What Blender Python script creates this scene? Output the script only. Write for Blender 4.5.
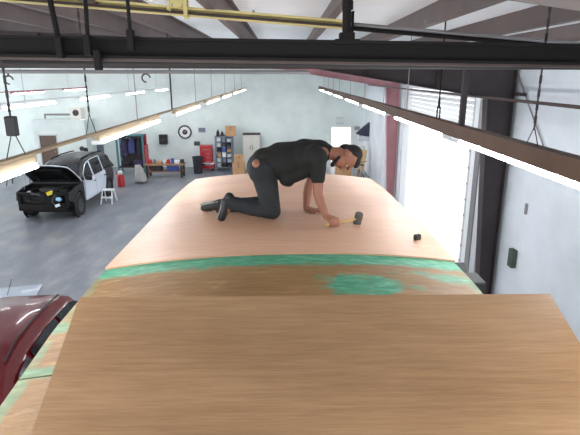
import bpy, bmesh, math, random
from mathutils import Vector, Matrix, Quaternion
random.seed(7)
S = bpy.context.scene
C = S.collection
for o in list(bpy.data.objects): bpy.data.objects.remove(o)

# ------------------------------------------------------------------ camera, sky, exposure
F = 500.0; H = 4.5
PITCH = math.atan(141.5 / F); YAW = math.atan(7 * math.cos(PITCH) / F)
cd = bpy.data.cameras.new('camera'); cam = bpy.data.objects.new('camera', cd); C.objects.link(cam)
cam.location = (0, 0, H); cam.rotation_euler = (math.pi / 2 - PITCH, 0, -YAW)
cd.sensor_width = 36; cd.lens = F / 580 * 36; cd.clip_start = .05; cd.clip_end = 300
S.camera = cam
w = bpy.data.worlds.new('sky'); S.world = w; w.use_nodes = True
bgn = w.node_tree.nodes['Background']
bgn.inputs[0].default_value = (.93, .97, 1, 1); bgn.inputs[1].default_value = 3.0
TUBE = 42.0
S.view_settings.view_transform = 'Standard'; S.view_settings.look = 'None'
S.view_settings.gamma = 1; S.view_settings.use_curve_mapping = False
S.view_settings.exposure = -0.03

# ------------------------------------------------------------------ pixel -> place (for measuring)
def ray(u, v):
    x = (u - 290) / F; y = -(v - 217.5) / F
    fw = math.cos(PITCH) + y * math.sin(PITCH); z = y * math.cos(PITCH) - math.sin(PITCH)
    c, s = math.cos(YAW), math.sin(YAW)
    return Vector((x * c + fw * s, -x * s + fw * c, z))
def aty(u, v, y):
    r = ray(u, v); return r * (y / r.y) + Vector((0, 0, H))
def atz(u, v, z):
    r = ray(u, v); return r * ((z - H) / r.z) + Vector((0, 0, H))

# ------------------------------------------------------------------ materials
def lin(c):
    return tuple((x / 12.92 if x <= .04045 else ((x + .055) / 1.055) ** 2.4) for x in [q / 255 for q in c]) + (1,)
MATS = {}
def mat(name, rgb, rough=.6, metal=0, coat=0, var=0, vscale=4, stretch=(1, 1, 1), bump=0, bscale=60, emit=0, spec=.5):
    if name in MATS: return MATS[name]
    m = bpy.data.materials.new(name); m.use_nodes = True; nt = m.node_tree; b = nt.nodes['Principled BSDF']
    c = lin(rgb); b.inputs['Base Color'].default_value = c
    b.inputs['Roughness'].default_value = rough; b.inputs['Metallic'].default_value = metal
    b.inputs['Coat Weight'].default_value = coat; b.inputs['Coat Roughness'].default_value = .05
    b.inputs['Specular IOR Level'].default_value = spec
    if emit:
        b.inputs['Emission Color'].default_value = c; b.inputs['Emission Strength'].default_value = emit
    if var or bump:
        tc = nt.nodes.new('ShaderNodeTexCoord'); mp = nt.nodes.new('ShaderNodeMapping')
        mp.inputs['Scale'].default_value = stretch; nt.links.new(tc.outputs['Object'], mp.inputs[0])
    if var:
        n = nt.nodes.new('ShaderNodeTexNoise'); n.inputs['Scale'].default_value = vscale; n.inputs['Detail'].default_value = 6
        nt.links.new(mp.outputs[0], n.inputs['Vector'])
        r = nt.nodes.new('ShaderNodeValToRGB')
        r.color_ramp.elements[0].position = .3; r.color_ramp.elements[1].position = .7
        r.color_ramp.elements[0].color = tuple(max(0, x * (1 - var)) for x in c[:3]) + (1,)
        r.color_ramp.elements[1].color = tuple(min(1, x * (1 + var)) for x in c[:3]) + (1,)
        nt.links.new(n.outputs['Fac'], r.inputs[0]); nt.links.new(r.outputs[0], b.inputs['Base Color'])
    if bump:
        n2 = nt.nodes.new('ShaderNodeTexNoise'); n2.inputs['Scale'].default_value = bscale
        nt.links.new(mp.outputs[0], n2.inputs['Vector'])
        bp = nt.nodes.new('ShaderNodeBump'); bp.inputs['Strength'].default_value = bump; bp.inputs['Distance'].default_value = .01
        nt.links.new(n2.outputs['Fac'], bp.inputs['Height']); nt.links.new(bp.outputs[0], b.inputs['Normal'])
    MATS[name] = m
    return m

class NT:
    """tiny node helper for the larger materials"""
    def __init__(s, name, rough=.5):
        s.m = bpy.data.materials.new(name); s.m.use_nodes = True; s.t = s.m.node_tree
        s.b = s.t.nodes['Principled BSDF']; s.b.inputs['Roughness'].default_value = rough; MATS[name] = s.m
        s.obj = s.n('ShaderNodeTexCoord').outputs['Object']
    def n(s, typ, **kw):
        x = s.t.nodes.new(typ)
        for k, v in kw.items(): setattr(x, k, v)
        return x
    def put(s, inp, val):
        if isinstance(val, bpy.types.NodeSocket): s.t.links.new(val, inp)
        else: inp.default_value = val
    def math(s, op, a, b=0.0, clamp=False):
        x = s.n('ShaderNodeMath', operation=op); x.use_clamp = clamp
        s.put(x.inputs[0], a); s.put(x.inputs[1], b); return x.outputs[0]
    def mapping(s, scale=(1, 1, 1), loc=(0, 0, 0), src=None):
        x = s.n('ShaderNodeMapping'); s.put(x.inputs[0], src or s.obj)
        x.inputs['Scale'].default_value = scale; x.inputs['Location'].default_value = loc; return x.outputs[0]
    def noise(s, vec, scale, detail=5, rough=.55, dist=0):
        x = s.n('ShaderNodeTexNoise'); s.put(x.inputs['Vector'], vec); x.inputs['Scale'].default_value = scale
        x.inputs['Detail'].default_value = detail; x.inputs['Roughness'].default_value = rough
        x.inputs['Distortion'].default_value = dist; return x.outputs['Fac']
    def ramp(s, fac, stops):
        x = s.n('ShaderNodeValToRGB'); s.put(x.inputs[0], fac); cr = x.color_ramp
        while len(cr.elements) < len(stops): cr.elements.new(.5)
        for e, (p, c) in zip(cr.elements, stops): e.position = p; e.color = lin(c) if len(c) == 3 else c
        return x.outputs[0]
    def mix(s, fac, a, b, mode='MIX'):
        x = s.n('ShaderNodeMix', data_type='RGBA', blend_type=mode)
        s.put(x.inputs[0], fac); s.put(x.inputs[6], a); s.put(x.inputs[7], b); return x.outputs[2]
    def xyz(s):
        x = s.n('ShaderNodeSeparateXYZ'); s.put(x.inputs[0], s.obj); return x.outputs
    def bump(s, h, st=.3, d=.01):
        x = s.n('ShaderNodeBump'); x.inputs['Strength'].default_value = st; x.inputs['Distance'].default_value = d
        s.put(x.inputs['Height'], h); s.t.links.new(x.outputs[0], s.b.inputs['Normal'])

def plywood(name, dark, mid, light, rough=.45, off=0, spec=.4, fig=.25):
    k = NT(name, rough); k.b.inputs['Specular IOR Level'].default_value = spec
    g = k.noise(k.mapping((.5, 9, 9), (off, off, 0)), 5, 8, .65, .3)
    f = k.noise(k.mapping((2.5, 120, 120), (off, 0, 0)), 3, 4, .6)
    big = k.noise(k.mapping((.5, 1.3, 1), (off * 2, 0, 0)), 1.6, 3)
    c = k.ramp(g, [(.3, dark), (.5, mid), (.72, light)])
    c = k.mix(fig, c, k.ramp(f, [(.38, dark), (.62, light)]), 'MULTIPLY' if False else 'MIX')
    c = k.mix(.35, c, k.ramp(big, [(.35, dark), (.65, light)]))
    k.put(k.b.inputs['Base Color'], c); k.bump(f, .06, .002)
    return k

plywood('plywood_new', (194, 146, 114), (215, 169, 138), (227, 186, 156), .42, 0, .5, .2)
plywood('plywood_loose', (126, 93, 62), (156, 119, 83), (182, 146, 108), .36, 3.1, .5, .35)
# old roof deck with smears of green adhesive
k = plywood('roof_deck', (108, 74, 38), (142, 104, 58), (170, 132, 84), .5, 7.7, .4)
base = k.b.inputs['Base Color'].links[0].from_socket
X, Y, Z = k.xyz()
wob = k.noise(k.mapping((2, 2, 2)), 2.2, 5, .6)
edge = k.math('ADD', k.math('MULTIPLY', X, .05), 3.28)
d = k.math('ADD', k.math('SUBTRACT', edge, Y), k.math('MULTIPLY', k.math('SUBTRACT', wob, .5), .22))
band = k.math('SUBTRACT', 1.0, k.math('MULTIPLY', k.math('SUBTRACT', d, .17), 14, ), True)
def blot(cx, cy, rx, ry, wv=.9):
    a = k.math('POWER', k.math('ABSOLUTE', k.math('DIVIDE', k.math('SUBTRACT', X, cx), rx)), 2.0)
    b = k.math('POWER', k.math('ABSOLUTE', k.math('DIVIDE', k.math('SUBTRACT', Y, cy), ry)), 2.0)
    r = k.math('ADD', k.math('ADD', a, b), k.math('MULTIPLY', k.math('SUBTRACT', wob, .5), 5.0))
    return k.math('MULTIPLY', k.math('SUBTRACT', 1.15, r, True), wv, True)
mask = band
for bl in [(.52, 2.79, .34, .15, 1.1), (.98, 3.0, .34, .1, .75), (-1.15, 2.42, .1, .06, .6), (-1.1, 2.06, .3, .05, .6), (-1.2, 1.82, .04, .5, .45), (1.2, 3.0, .05, .4, .5), (-1.2, 2.75, .04, .4, .4)]:
    mask = k.math('MAXIMUM', mask, blot(*bl))
grn = k.ramp(k.noise(k.mapping((3, 9, 3)), 4, 4), [(.3, (52, 128, 98)), (.55, (78, 160, 126)), (.75, (124, 182, 150))])
strk = k.noise(k.mapping((1.2, 5, 1), (4, 4, 0)), 3, 5, .65, .8)
pale = k.ramp(strk, [(.55, (0, 0, 0)), (.7, (255, 255, 255))])
worn = k.mix(k.math('MULTIPLY', pale, .35), base, lin((202, 170, 122)))
k.put(k.b.inputs['Base Color'], k.mix(mask, worn, grn))
# concrete
k = NT('concrete_floor', .38)
n1 = k.noise(k.mapping((.12, .12, 1)), 1.6, 6, .6, .4); n2 = k.noise(k.mapping((1.2, .5, 1), (5, 5, 0)), 1.5, 8, .7)
c = k.ramp(n1, [(.35, (92, 100, 114)), (.55, (122, 128, 138)), (.7, (160, 158, 152))])
c = k.mix(.5, c, k.ramp(n2, [(.3, (82, 84, 90)), (.5, (128, 132, 138)), (.72, (184, 180, 172))]))
k.put(k.b.inputs['Base Color'], c)
k.put(k.b.inputs['Roughness'], k.math('ADD', k.math('MULTIPLY', n2, .35), .22))
# painted block wall: fine joints as relief only
def blockwall(name, rgb, axis):
    k = NT(name, .6)
    x, y, z = k.xyz(); cv = k.n('ShaderNodeCombineXYZ'); k.put(cv.inputs[0], y if axis == 'x' else x); k.put(cv.inputs[1], z)
    br = k.n('ShaderNodeTexBrick'); k.put(br.inputs['Vector'], cv.outputs[0]); br.inputs['Scale'].default_value = 1
    br.inputs['Brick Width'].default_value = .4; br.inputs['Row Height'].default_value = .2; br.inputs['Mortar Size'].default_value = .006
    br.inputs['Mortar Smooth'].default_value = .6
    n = k.noise(k.mapping((1, 1, 1)), .8, 6, .6)
    lo = tuple(int(q * .93) for q in rgb)
    k.put(k.b.inputs['Base Color'], k.ramp(n, [(.35, lo), (.65, rgb)]))
    k.bump(k.math('SUBTRACT', 1.0, br.outputs['Fac']), .35, .004)
blockwall('wall_paint_side', (226, 232, 238), 'x'); blockwall('wall_paint_back', (228, 238, 236), 'y')
mat('ceiling_translucent', (240, 241, 242), .7, var=.04, vscale=2)
_m = MATS['ceiling_translucent'].node_tree; _tr = _m.nodes.new('ShaderNodeBsdfTranslucent'); _mx = _m.nodes.new('ShaderNodeMixShader')
_tr.inputs[0].default_value = (.9, .93, .95, 1); _mx.inputs[0].default_value = .22  # translucent share added so sky light brightens the ceiling and the room
_m.links.new(_m.nodes['Principled BSDF'].outputs[0], _mx.inputs[1]); _m.links.new(_tr.outputs[0], _mx.inputs[2]); _m.links.new(_mx.outputs[0], _m.nodes['Material Output'].inputs[0])
mat('primer_pink', (105, 91, 89), .55, var=.12, vscale=3)
mat('primer_rose_and_lit', (176, 124, 130), .5, var=.1, vscale=3)  # far frame: primer lightened as if washed by door light; plain rose on rail
mat('steel_dark_and_shaded', (58, 50, 52), .7, var=.15, vscale=4)  # door-side frame: same primer with silhouette shade in the colour; plain dark steel elsewhere
mat('steel_black', (24, 21, 21), .75, spec=.25)
mat('steel_brown', (70, 54, 50), .5, var=.2, vscale=5)
mat('steel_grey', (140, 138, 140), .4, metal=.3)
mat('pipe_grey', (56, 52, 52), .7)
mat('steel_light', (196, 198, 202), .45)
mat('yellow_paint', (226, 210, 144), .5, var=.1, vscale=5)
mat('tan_board', (186, 166, 136), .6, var=.12, vscale=3, stretch=(6, 1, 1))
mat('brown_board', (92, 68, 54), .6, var=.15, vscale=3, stretch=(6, 1, 1))
mat('tube_glow', (250, 252, 255), .5, emit=TUBE)
mat('white_enamel', (236, 238, 240), .35)
mat('white_wood', (225, 225, 220), .6)
mat('black_plastic', (28, 28, 30), .5)
mat('black_paint', (30, 31, 33), .5, coat=.1, var=.3, vscale=5)
mat('rubber', (24, 24, 25), .8)
mat('glass_dark', (30, 36, 44), .06, spec=.9)
mat('red_paint', (92, 9, 17), .3, coat=.5, spec=.2)
mat('red_enamel', (176, 28, 40), .35, var=.1)
mat('white_paint', (222, 230, 242), .25, coat=.6)
mat('chrome', (200, 200, 205), .15, metal=1)
mat('cardboard', (190, 148, 108), .8, var=.1)
mat('beige_metal', (206, 204, 196), .5)
mat('brown_door', (96, 76, 64), .5)
mat('engine_grey', (70, 72, 74), .5, metal=.4, var=.3, vscale=20)
mat('yellow_cap', (214, 196, 60), .5)
mat('lamp_blue', (150, 200, 230), .15)
mat('shirt_black', (25, 26, 24), .85, var=.15, vscale=9, bump=.25, bscale=45)
mat('denim_dark', (36, 39, 43), .85, var=.25, vscale=7, bump=.2, bscale=80)
mat('skin', (154, 102, 80), .5, var=.08, vscale=14)
mat('hair_black', (24, 20, 19), .7, bump=.6, bscale=240)
mat('sole_grey', (150, 148, 140), .7)
mat('eye_white', (220, 215, 210), .3)
mat('handle_wood', (206, 168, 104), .5)
mat('rubber_grey', (92, 90, 84), .7)
mat('trailer_skin', (215, 218, 220), .3, metal=.3)
mat('denim_blue', (60, 70, 120), .85, var=.2)
mat('cloth_purple', (64, 60, 92), .9, var=.3)
mat('cloth_dark', (44, 44, 52), .9)
mat('cloth_grey', (168, 166, 164), .9, var=.1)
mat('teal_paint', (70, 120, 124), .5)
mat('wood_bench', (150, 120, 92), .6, var=.15)
mat('lumber', (205, 170, 120), .6, var=.1)
mat('rack_grey', (112, 122, 138), .5)
mat('paper', (215, 218, 216), .8)
mat('driveway', (190, 188, 182), .8, var=.08)
mat('green_box', (66, 78, 66), .5)
mat('blue_bin', (58, 84, 150), .5)
mat('seal_black', (20, 20, 22), .6)

# ------------------------------------------------------------------ mesh helpers
class MB:
    def __init__(s): s.bm = bmesh.new()
    def box(s, c, size, rot=None, bev=0):
        g = bmesh.ops.create_cube(s.bm, size=1)['verts']
        M = Matrix.Translation(c) @ (rot.to_4x4() if rot is not None else Matrix()) @ Matrix.Diagonal((*size, 1))
        bmesh.ops.transform(s.bm, matrix=M, verts=g)
        if bev:
            es = list({e for v in g for e in v.link_edges})
            bmesh.ops.bevel(s.bm, geom=es, offset=bev, segments=2, affect='EDGES', profile=.5)
        return s
    def b2(s, a, b, bev=0):
        a = Vector(a); b = Vector(b)
        return s.box((a + b) / 2, [abs(q) for q in (b - a)], None, bev)
    def cyl(s, p0, p1, r, r1=None, seg=12):
        p0 = Vector(p0); p1 = Vector(p1); d = p1 - p0
        g = bmesh.ops.create_cone(s.bm, cap_ends=True, segments=seg, radius1=r, radius2=r if r1 is None else r1, depth=d.length)['verts']
        q = Vector((0, 0, 1)).rotation_difference(d.normalized())
        bmesh.ops.transform(s.bm, matrix=Matrix.Translation((p0 + p1) / 2) @ q.to_matrix().to_4x4(), verts=g); return s
    def tube(s, pts, r, seg=8):
        pts = [Vector(p) for p in pts]
        for a, b in zip(pts, pts[1:]): s.cyl(a, b, r, seg=seg)
        for p in pts[1:-1]: s.ball(p, (r, r, r), seg=seg)
        return s
    def ball(s, c, rad, rot=None, seg=12):
        g = bmesh.ops.create_uvsphere(s.bm, u_segments=seg, v_segments=max(6, seg // 2 + 2), radius=1)['verts']
        M = Matrix.Translation(c) @ (rot.to_4x4() if rot is not None else Matrix()) @ Matrix.Diagonal((*rad, 1))
        bmesh.ops.transform(s.bm, matrix=M, verts=g); return s
    def capsule(s, p0, r0, p1, r1, seg=12):
        p0 = Vector(p0); p1 = Vector(p1)
        s.ball(p0, (r0,) * 3, seg=seg); s.ball(p1, (r1,) * 3, seg=seg)
        if (p1 - p0).length > 1e-4: s.cyl(p0, p1, r0, r1, seg)
        return s
    def poly(s, pts, thick):
        """planar polygon given by 3-D points, extruded by vector thick"""
        t = Vector(thick); a = [s.bm.verts.new(Vector(p)) for p in pts]; b = [s.bm.verts.new(Vector(p) + t) for p in pts]
        s.bm.faces.new(a); s.bm.faces.new(b[::-1]); n = len(a)
        for i in range(n): s.bm.faces.new((a[i], b[i], b[(i + 1) % n], a[(i + 1) % n]))
        return s
    def loft(s, rings, cap=True):
        R = [[s.bm.verts.new(Vector(p)) for p in r] for r in rings]; n = len(R[0])
        for a, b in zip(R, R[1:]):
            for i in range(n): s.bm.faces.new((a[i], a[(i + 1) % n], b[(i + 1) % n], b[i]))
        if cap: s.bm.faces.new(R[0][::-1]); s.bm.faces.new(R[-1])
        return s
    def lathe(s, prof, c=(0, 0, 0), seg=16):
        rings = [[(c[0] + r * math.cos(2 * math.pi * i / seg), c[1] + r * math.sin(2 * math.pi * i / seg), c[2] + z) for i in range(seg)] for r, z in prof]
        return s.loft(rings)
    def torus(s, c, R, r, axis='Z', seg=20, sub=8, arc=1.0):
        q = {'Z': Matrix(), 'X': Matrix.Rotation(math.pi / 2, 4, 'Y'), 'Y': Matrix.Rotation(math.pi / 2, 4, 'X')}[axis]
        n = int(seg * arc); vs = []
        for i in range(n + (0 if arc == 1 else 1)):
            a = 2 * math.pi * i / seg
            vs.append([s.bm.verts.new(Vector(c) + (q @ Vector(((R + r * math.cos(b)) * math.cos(a), (R + r * math.cos(b)) * math.sin(a), r * math.sin(b))))) for b in [2 * math.pi * j / sub for j in range(sub)]])
        m = len(vs)
        for i in range(m if arc == 1 else m - 1):
            for j in range(sub): s.bm.faces.new((vs[i][j], vs[(i + 1) % m][j], vs[(i + 1) % m][(j + 1) % sub], vs[i][(j + 1) % sub]))
        return s
    def build(s, name, m, parent=None, smooth=False, loc=None, kind=None):
        bmesh.ops.recalc_face_normals(s.bm, faces=s.bm.faces)
        me = bpy.data.meshes.new(name); s.bm.to_mesh(me); s.bm.free()
        if smooth:
            for p in me.polygons: p.use_smooth = True
            if smooth != True:
                me.set_sharp_from_angle(angle=math.radians(smooth))
        return link(name, me, m, parent, loc, kind)
def link(name, me, m, parent=None, loc=None, kind=None):
    o = bpy.data.objects.new(name, me); C.objects.link(o)
    if m is not None:
        me.materials.clear(); me.materials.append(MATS[m])
    if parent is not None: o.parent = parent
    if loc is not None: o.location = loc
    if kind: o['kind'] = kind
    return o
def empty(name, loc, label, cat, group=None, rz=0, kind=None):
    o = bpy.data.objects.new(name, None); C.objects.link(o); o.location = loc; o.rotation_euler = (0, 0, rz); o.empty_display_size = .1
    return tag(o, label, cat, group, kind)
def tag(o, label=None, cat=None, group=None, kind=None):
    if label: o['label'] = label
    if cat: o['category'] = cat
    if group: o['group'] = group
    if kind: o['kind'] = kind
    return o
def copy_tree(o, parent=None):
    c = o.copy(); C.objects.link(c); c.parent = parent
    for ch in [x for x in bpy.data.objects if x.parent == o]: copy_tree(ch, c)
    return c
def struct(o, label=None, cat=None): return tag(o, label, cat, None, 'structure')
RotX = lambda a: Matrix.Rotation(a, 3, 'X')
RotY = lambda a: Matrix.Rotation(a, 3, 'Y')
RotZ = lambda a: Matrix.Rotation(a, 3, 'Z')

# ================================================================== THE SETTING
XR = 4.0; YB = 25.5; XL = -17.0; Y0 = -3.0
def zceil(x): return 5.22 - .045 * x
struct(MB().b2((XL, Y0, -.15), (XR + .2, YB + .2, 0)).build('floor', 'concrete_floor'), 'grey stained concrete workshop floor', 'floor')
struct(MB().b2((XR + .2, -12, -.2), (45, 50, -.03)).build('ground', 'driveway'), 'pale concrete yard outside the open roller door', 'ground')
struct(MB().b2((XL, YB + .2, -.2), (XR + .2, 60, -.03)).build('ground', 'driveway'), 'pale concrete yard outside the open back doorway', 'ground')
# right wall with the roller door opening
DY0, DY1, DZ = 10.5, 16.6, 3.07
t = MB(); zt = zceil(XR)
t.b2((XR, Y0, 0), (XR + .2, DY0, zt)); t.b2((XR, DY1, 0), (XR + .2, YB + .2, zt)); t.b2((XR, DY0, 4.35), (XR + .2, DY1, zt))
struct(t.build('wall_right', 'wall_paint_side'), 'white painted block wall with the open roller door', 'wall')
# back wall with open doorway
BX0, BX1, BZ = aty(330.5, 127, YB).x, aty(352, 127, YB).x, aty(340, 127, YB).z
t = MB()
for a, b in ((XL, BX0), (BX1, XR)):
    t.poly([(a, YB, 0), (b, YB, 0), (b, YB, zceil(b)), (a, YB, zceil(a))], (0, .2, 0))
t.poly([(BX0, YB, BZ), (BX1, YB, BZ), (BX1, YB, zceil(BX1)), (BX0, YB, zceil(BX0))], (0, .2, 0))
struct(t.build('wall_back', 'wall_paint_back'), 'white painted back wall of the workshop', 'wall')
# ceiling with purlins
ceil_ = struct(MB().poly([(XL, Y0, zceil(XL)), (XR + .2, Y0, zceil(XR + .2)), (XR + .2, Y0, zceil(XR + .2) + .06), (XL, Y0, zceil(XL) + .06)], (0, YB + .2 - Y0, 0)).build('ceiling', 'ceiling_translucent'), 'white ceiling between pinkish purlins, made translucent to add sky light', 'ceiling')
for x in [3.3, 2.3, 1.4, .47, -.58, -1.58, -2.35, -3.4, -4.6, -5.8, -7.0, -8.2, -9.4, -10.6, -11.8, -13, -14.2, -15.4]:
    z = zceil(x) - .004; t = MB()
    t.b2((x - .004, Y0, z - .2), (x + .004, YB - .01, z)); t.b2((x, Y0, z - .008), (x + .07, YB - .01, z)); t.b2((x - .07, Y0, z - .2), (x, YB - .01, z - .192))
    t.build('purlin', 'primer_pink', ceil_)

# steel frames: both columns one primer, coloured dark in silhouette, pink in door light
def frame(y, m, label, col=True, x_end=XL + .2, xa=None, za=4.15):
    e = empty('steel_frame', (XR - .25, y, 0), label, 'steel frame', None, 0, 'structure')
    ox, oy = XR - .25, y
    L = lambda p: (p[0] - ox, p[1] - oy, p[2])
    xo = XR - .06
    if col:
        t = MB(); wb, wt = .2, .45; ztop = zceil(xo) - .21
        t.poly([L((xo, y - .006, 0)), L((xo - wb, y - .006, 0)), L((xo - wt, y - .006, za)), L((xo - wt, y - .006, ztop)), L((xo, y - .006, ztop))], (0, .012, 0))
        t.poly([L((xo - .012, y - .11, 0)), L((xo, y - .11, 0)), L((xo, y - .11, ztop)), L((xo - .012, y - .11, ztop))], (0, .22, 0))
        t.poly([L((xo - wb - .012, y - .11, 0)), L((xo - wb, y - .11, 0)), L((xo - wt, y - .11, za)), L((xo - wt - .012, y - .11, za))], (0, .22, 0))
        t.build('column', m, e)
    rz_ = 0 if col else .12
    # rafter: deep at the knee, thinner along the span
    pts = [(xo - .45 if col else xo, za if col else 4.32), (0, 4.72 + rz_), (-5, 4.98 + rz_ * .5), (x_end, zceil(x_end) - .21 - .35)]
    t = MB()
    for (xa_, z0), (xb_, z1) in zip(pts, pts[1:]):
        za0, zb0 = zceil(xa_) - .21, zceil(xb_) - .21
        t.poly([L((xa_, y - .006, z0)), L((xb_, y - .006, z1)), L((xb_, y - .006, zb0)), L((xa_, y - .006, za0))], (0, .012, 0))
        t.poly([L((xa_, y - .11, z0)), L((xb_, y - .11, z1)), L((xb_, y - .11, z1 - .014)), L((xa_, y - .11, z0 - .014))], (0, .22, 0))
        t.poly([L((xa_, y - .11, za0)), L((xb_, y - .11, zb0)), L((xb_, y - .11, zb0 - .014)), L((xa_, y - .11, za0 - .014))], (0, .22, 0))
    t.build('rafter', m, e)
    t = MB()
    for x in (2.6, 1.4, 0.2, -1.2, -2.6, -4, -5.5):
        zz = [(p, q) for p, q in zip(pts, pts[1:]) if q[0] <= x <= p[0]][0]; f = (x - zz[0][0]) / (zz[1][0] - zz[0][0]); zb = zz[0][1] + f * (zz[1][1] - zz[0][1])
        t.b2(L((x - .005, y - .1, zb)), L((x + .005, y + .1, zceil(x) - .215)))
    t.build('stiffener', m, e)
    return e
frame(8.8, 'steel_dark_and_shaded', 'tapered steel column and rafter beside the roller door, silhouette shade in its dark colour')
frame(17.45, 'primer_rose_and_lit', 'steel column and rafter past the roller door, door light in its dusty pink colour')
frame(1.6, 'primer_pink', 'pinkish steel rafter crossing above the loose plywood sheet', col=False)

# roller door: frame, tracks, slatted curtain hanging in the upper part
door = empty('door_1', (XR, (DY0 + DY1) / 2, 0), 'open roller door with white slats showing at its top', 'door', None, 0, 'structure')
yc = (DY0 + DY1) / 2
n = 11; hgt = (4.36 - DZ) / n
for i in range(n):
    z = DZ + hgt * i
    MB().box((.06, 0, z + hgt / 2), (.03, DY1 - DY0, hgt - .012), RotY(.12)).build('slat', 'white_enamel', door)
t = MB().b2((.03, DY0 - yc, DZ - .07), (.11, DY1 - yc, DZ - .005)); t.build('bottom_bar', 'steel_light', door)
for yy in (DY0, DY1):
    MB().b2((-.05, yy - yc - .04, 0), (.14, yy - yc + .04, 4.3)).build('track', 'steel_light', door)
t = MB()
for zz in [.5 + .35 * i for i in range(8)]: MB().b2((-.065, DY0 - yc - .02, zz), (-.05, DY0 - yc + .03, zz + .04)).build('bracket', 'steel_grey', door)
# grey vertical trims between door and column
for i, (a, b, m) in enumerate([(10.22, 10.44, 'white_enamel'), (9.95, 10.18, 'steel_grey'), (9.6, 9.86, 'steel_light'), (9.3, 9.5, 'steel_grey')]):
    struct(MB().b2((XR - .05 - .012 * i, a, 0), (XR, b, 4.3)).build('trim_%d' % (i + 1), m), ['white enamel jamb strip edging the roller door', 'mid grey strip next to the white door jamb', 'pale grey strip between two mid grey strips', 'mid grey strip against the dark steel column'][i], 'trim')
# open doorway in the back wall
d2 = empty('door_2', ((BX0 + BX1) / 2, YB, 0), 'open doorway in back wall blazing with daylight', 'door', None, 0, 'structure')
hw = (BX1 - BX0) / 2
for sx in (-1, 1): MB().b2((sx * hw - .05, -.03, 0), (sx * hw + .05, .0, BZ + .05)).build('jamb', 'white_wood', d2)
MB().b2((-hw, -.03, BZ - .0), (hw, .0, BZ + .06)).build('lintel', 'white_wood', d2)
MB().b2((hw - .02, .22, .02), (hw + .03, .22 + 2 * hw, BZ)).build('leaf', 'white_wood', d2)
# small office box in the back left corner with brown door
ox0, ox1, oy, oz = aty(32, 121, 24.2).x, aty(84, 121, 24.2).x, 24.2, aty(60, 121, 24.2).z
dxa, dxb, dzt = aty(38, 135, 24.2).x, aty(57, 135, 24.2).x, aty(48, 134.5, 24.2).z
t = MB()
t.b2((ox0, oy, 0), (dxa, oy + .1, oz)); t.b2((dxb, oy, 0), (ox1, oy + .1, oz)); t.b2((dxa, oy, dzt), (dxb, oy + .1, oz))
t.b2((ox0, oy + .1, 0), (ox0 + .1, YB, oz)); t.b2((ox1 - .1, oy + .1, 0), (ox1, YB, oz)); t.b2((ox0 - .03, oy - .03, oz), (ox1 + .03, YB, oz + .05))
struct(t.build('wall_office', 'wall_paint_back'), 'low white office enclosure built against the back wall', 'wall')
d3 = empty('door_3', ((dxa + dxb) / 2, oy, 0), 'brown door of the office enclosure behind the wrecked car', 'door', None, 0, 'structure')
hw = (dxb - dxa) / 2
MB().b2((-hw + .05, .02, .01), (hw - .05, .06, dzt - .05)).build('leaf', 'brown_door', d3)
t = MB().b2((-hw, -.02, 0), (-hw + .05, .1, dzt)); t.b2((hw - .05, -.02, 0), (hw, .1, dzt)); t.b2((-hw, -.02, dzt - .05), (hw, .1, dzt)); t.build('door_frame', 'steel_light', d3)
MB().cyl((hw - .15, .02, 1), (hw - .15, -.04, 1), .03).build('knob', 'chrome', d3)

# ================================================================== TRAILER WITH ITS ROOF
EP = [(.85, 2.88), (1.1, 2.975), (1.4, 3.065), (1.86, 3.135), (2.4, 3.205), (3, 3.222), (4.4, 3.208), (5.5, 3.185), (6.3, 3.15), (6.9, 3.10)]
def zedge(y):
    if y <= EP[0][0]: return EP[0][1]
    for (a, za), (b, zb) in zip(EP, EP[1:]):
        if a <= y <= b: return za + (zb - za) * (y - a) / (b - a)
    return EP[-1][1]
HWT = 1.22
def zroof(x, y): return zedge(y) + .085 * (1 - (abs(x) / HWT) ** 2.2)
trailer = empty('trailer', (0, 3.7, 0), 'long box trailer being re-roofed with plywood sheets', 'trailer')
def roof_sheet(name, fy0, fy1, lift, thick, m, hwid=HWT, ny=14, nx=20, round_far=0):
    bm = bmesh.new(); top = []; bot = []
    for j in range(ny + 1):
        rt = []; rb = []
        for i in range(nx + 1):
            x = -hwid + 2 * hwid * i / nx; y = fy0(x) + (fy1(x) - fy0(x)) * j / ny
            z = zroof(x, y) + lift
            rt.append(bm.verts.new((x, y - 3.7, z))); rb.append(bm.verts.new((x, y - 3.7, z - thick)))
        top.append(rt); bot.append(rb)
    for j in range(ny):
        for i in range(nx):
            bm.faces.new((top[j][i], top[j][i + 1], top[j + 1][i + 1], top[j + 1][i])); bm.faces.new((bot[j][i], bot[j + 1][i], bot[j + 1][i + 1], bot[j][i + 1]))
    for j in range(ny):
        for i in (0, nx): bm.faces.new((top[j][i], top[j + 1][i], bot[j + 1][i], bot[j][i]))
    for i in range(nx):
        for j in (0, ny): bm.faces.new((top[j][i], top[j][i + 1], bot[j][i + 1], bot[j][i]))
    b = MB(); b.bm.free(); b.bm = bm
    o = b.build(name, None, trailer, 35)
    o.data.materials.append(MATS[m]); return o
fe = lambda x: 3.275 + .05 * x
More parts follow.
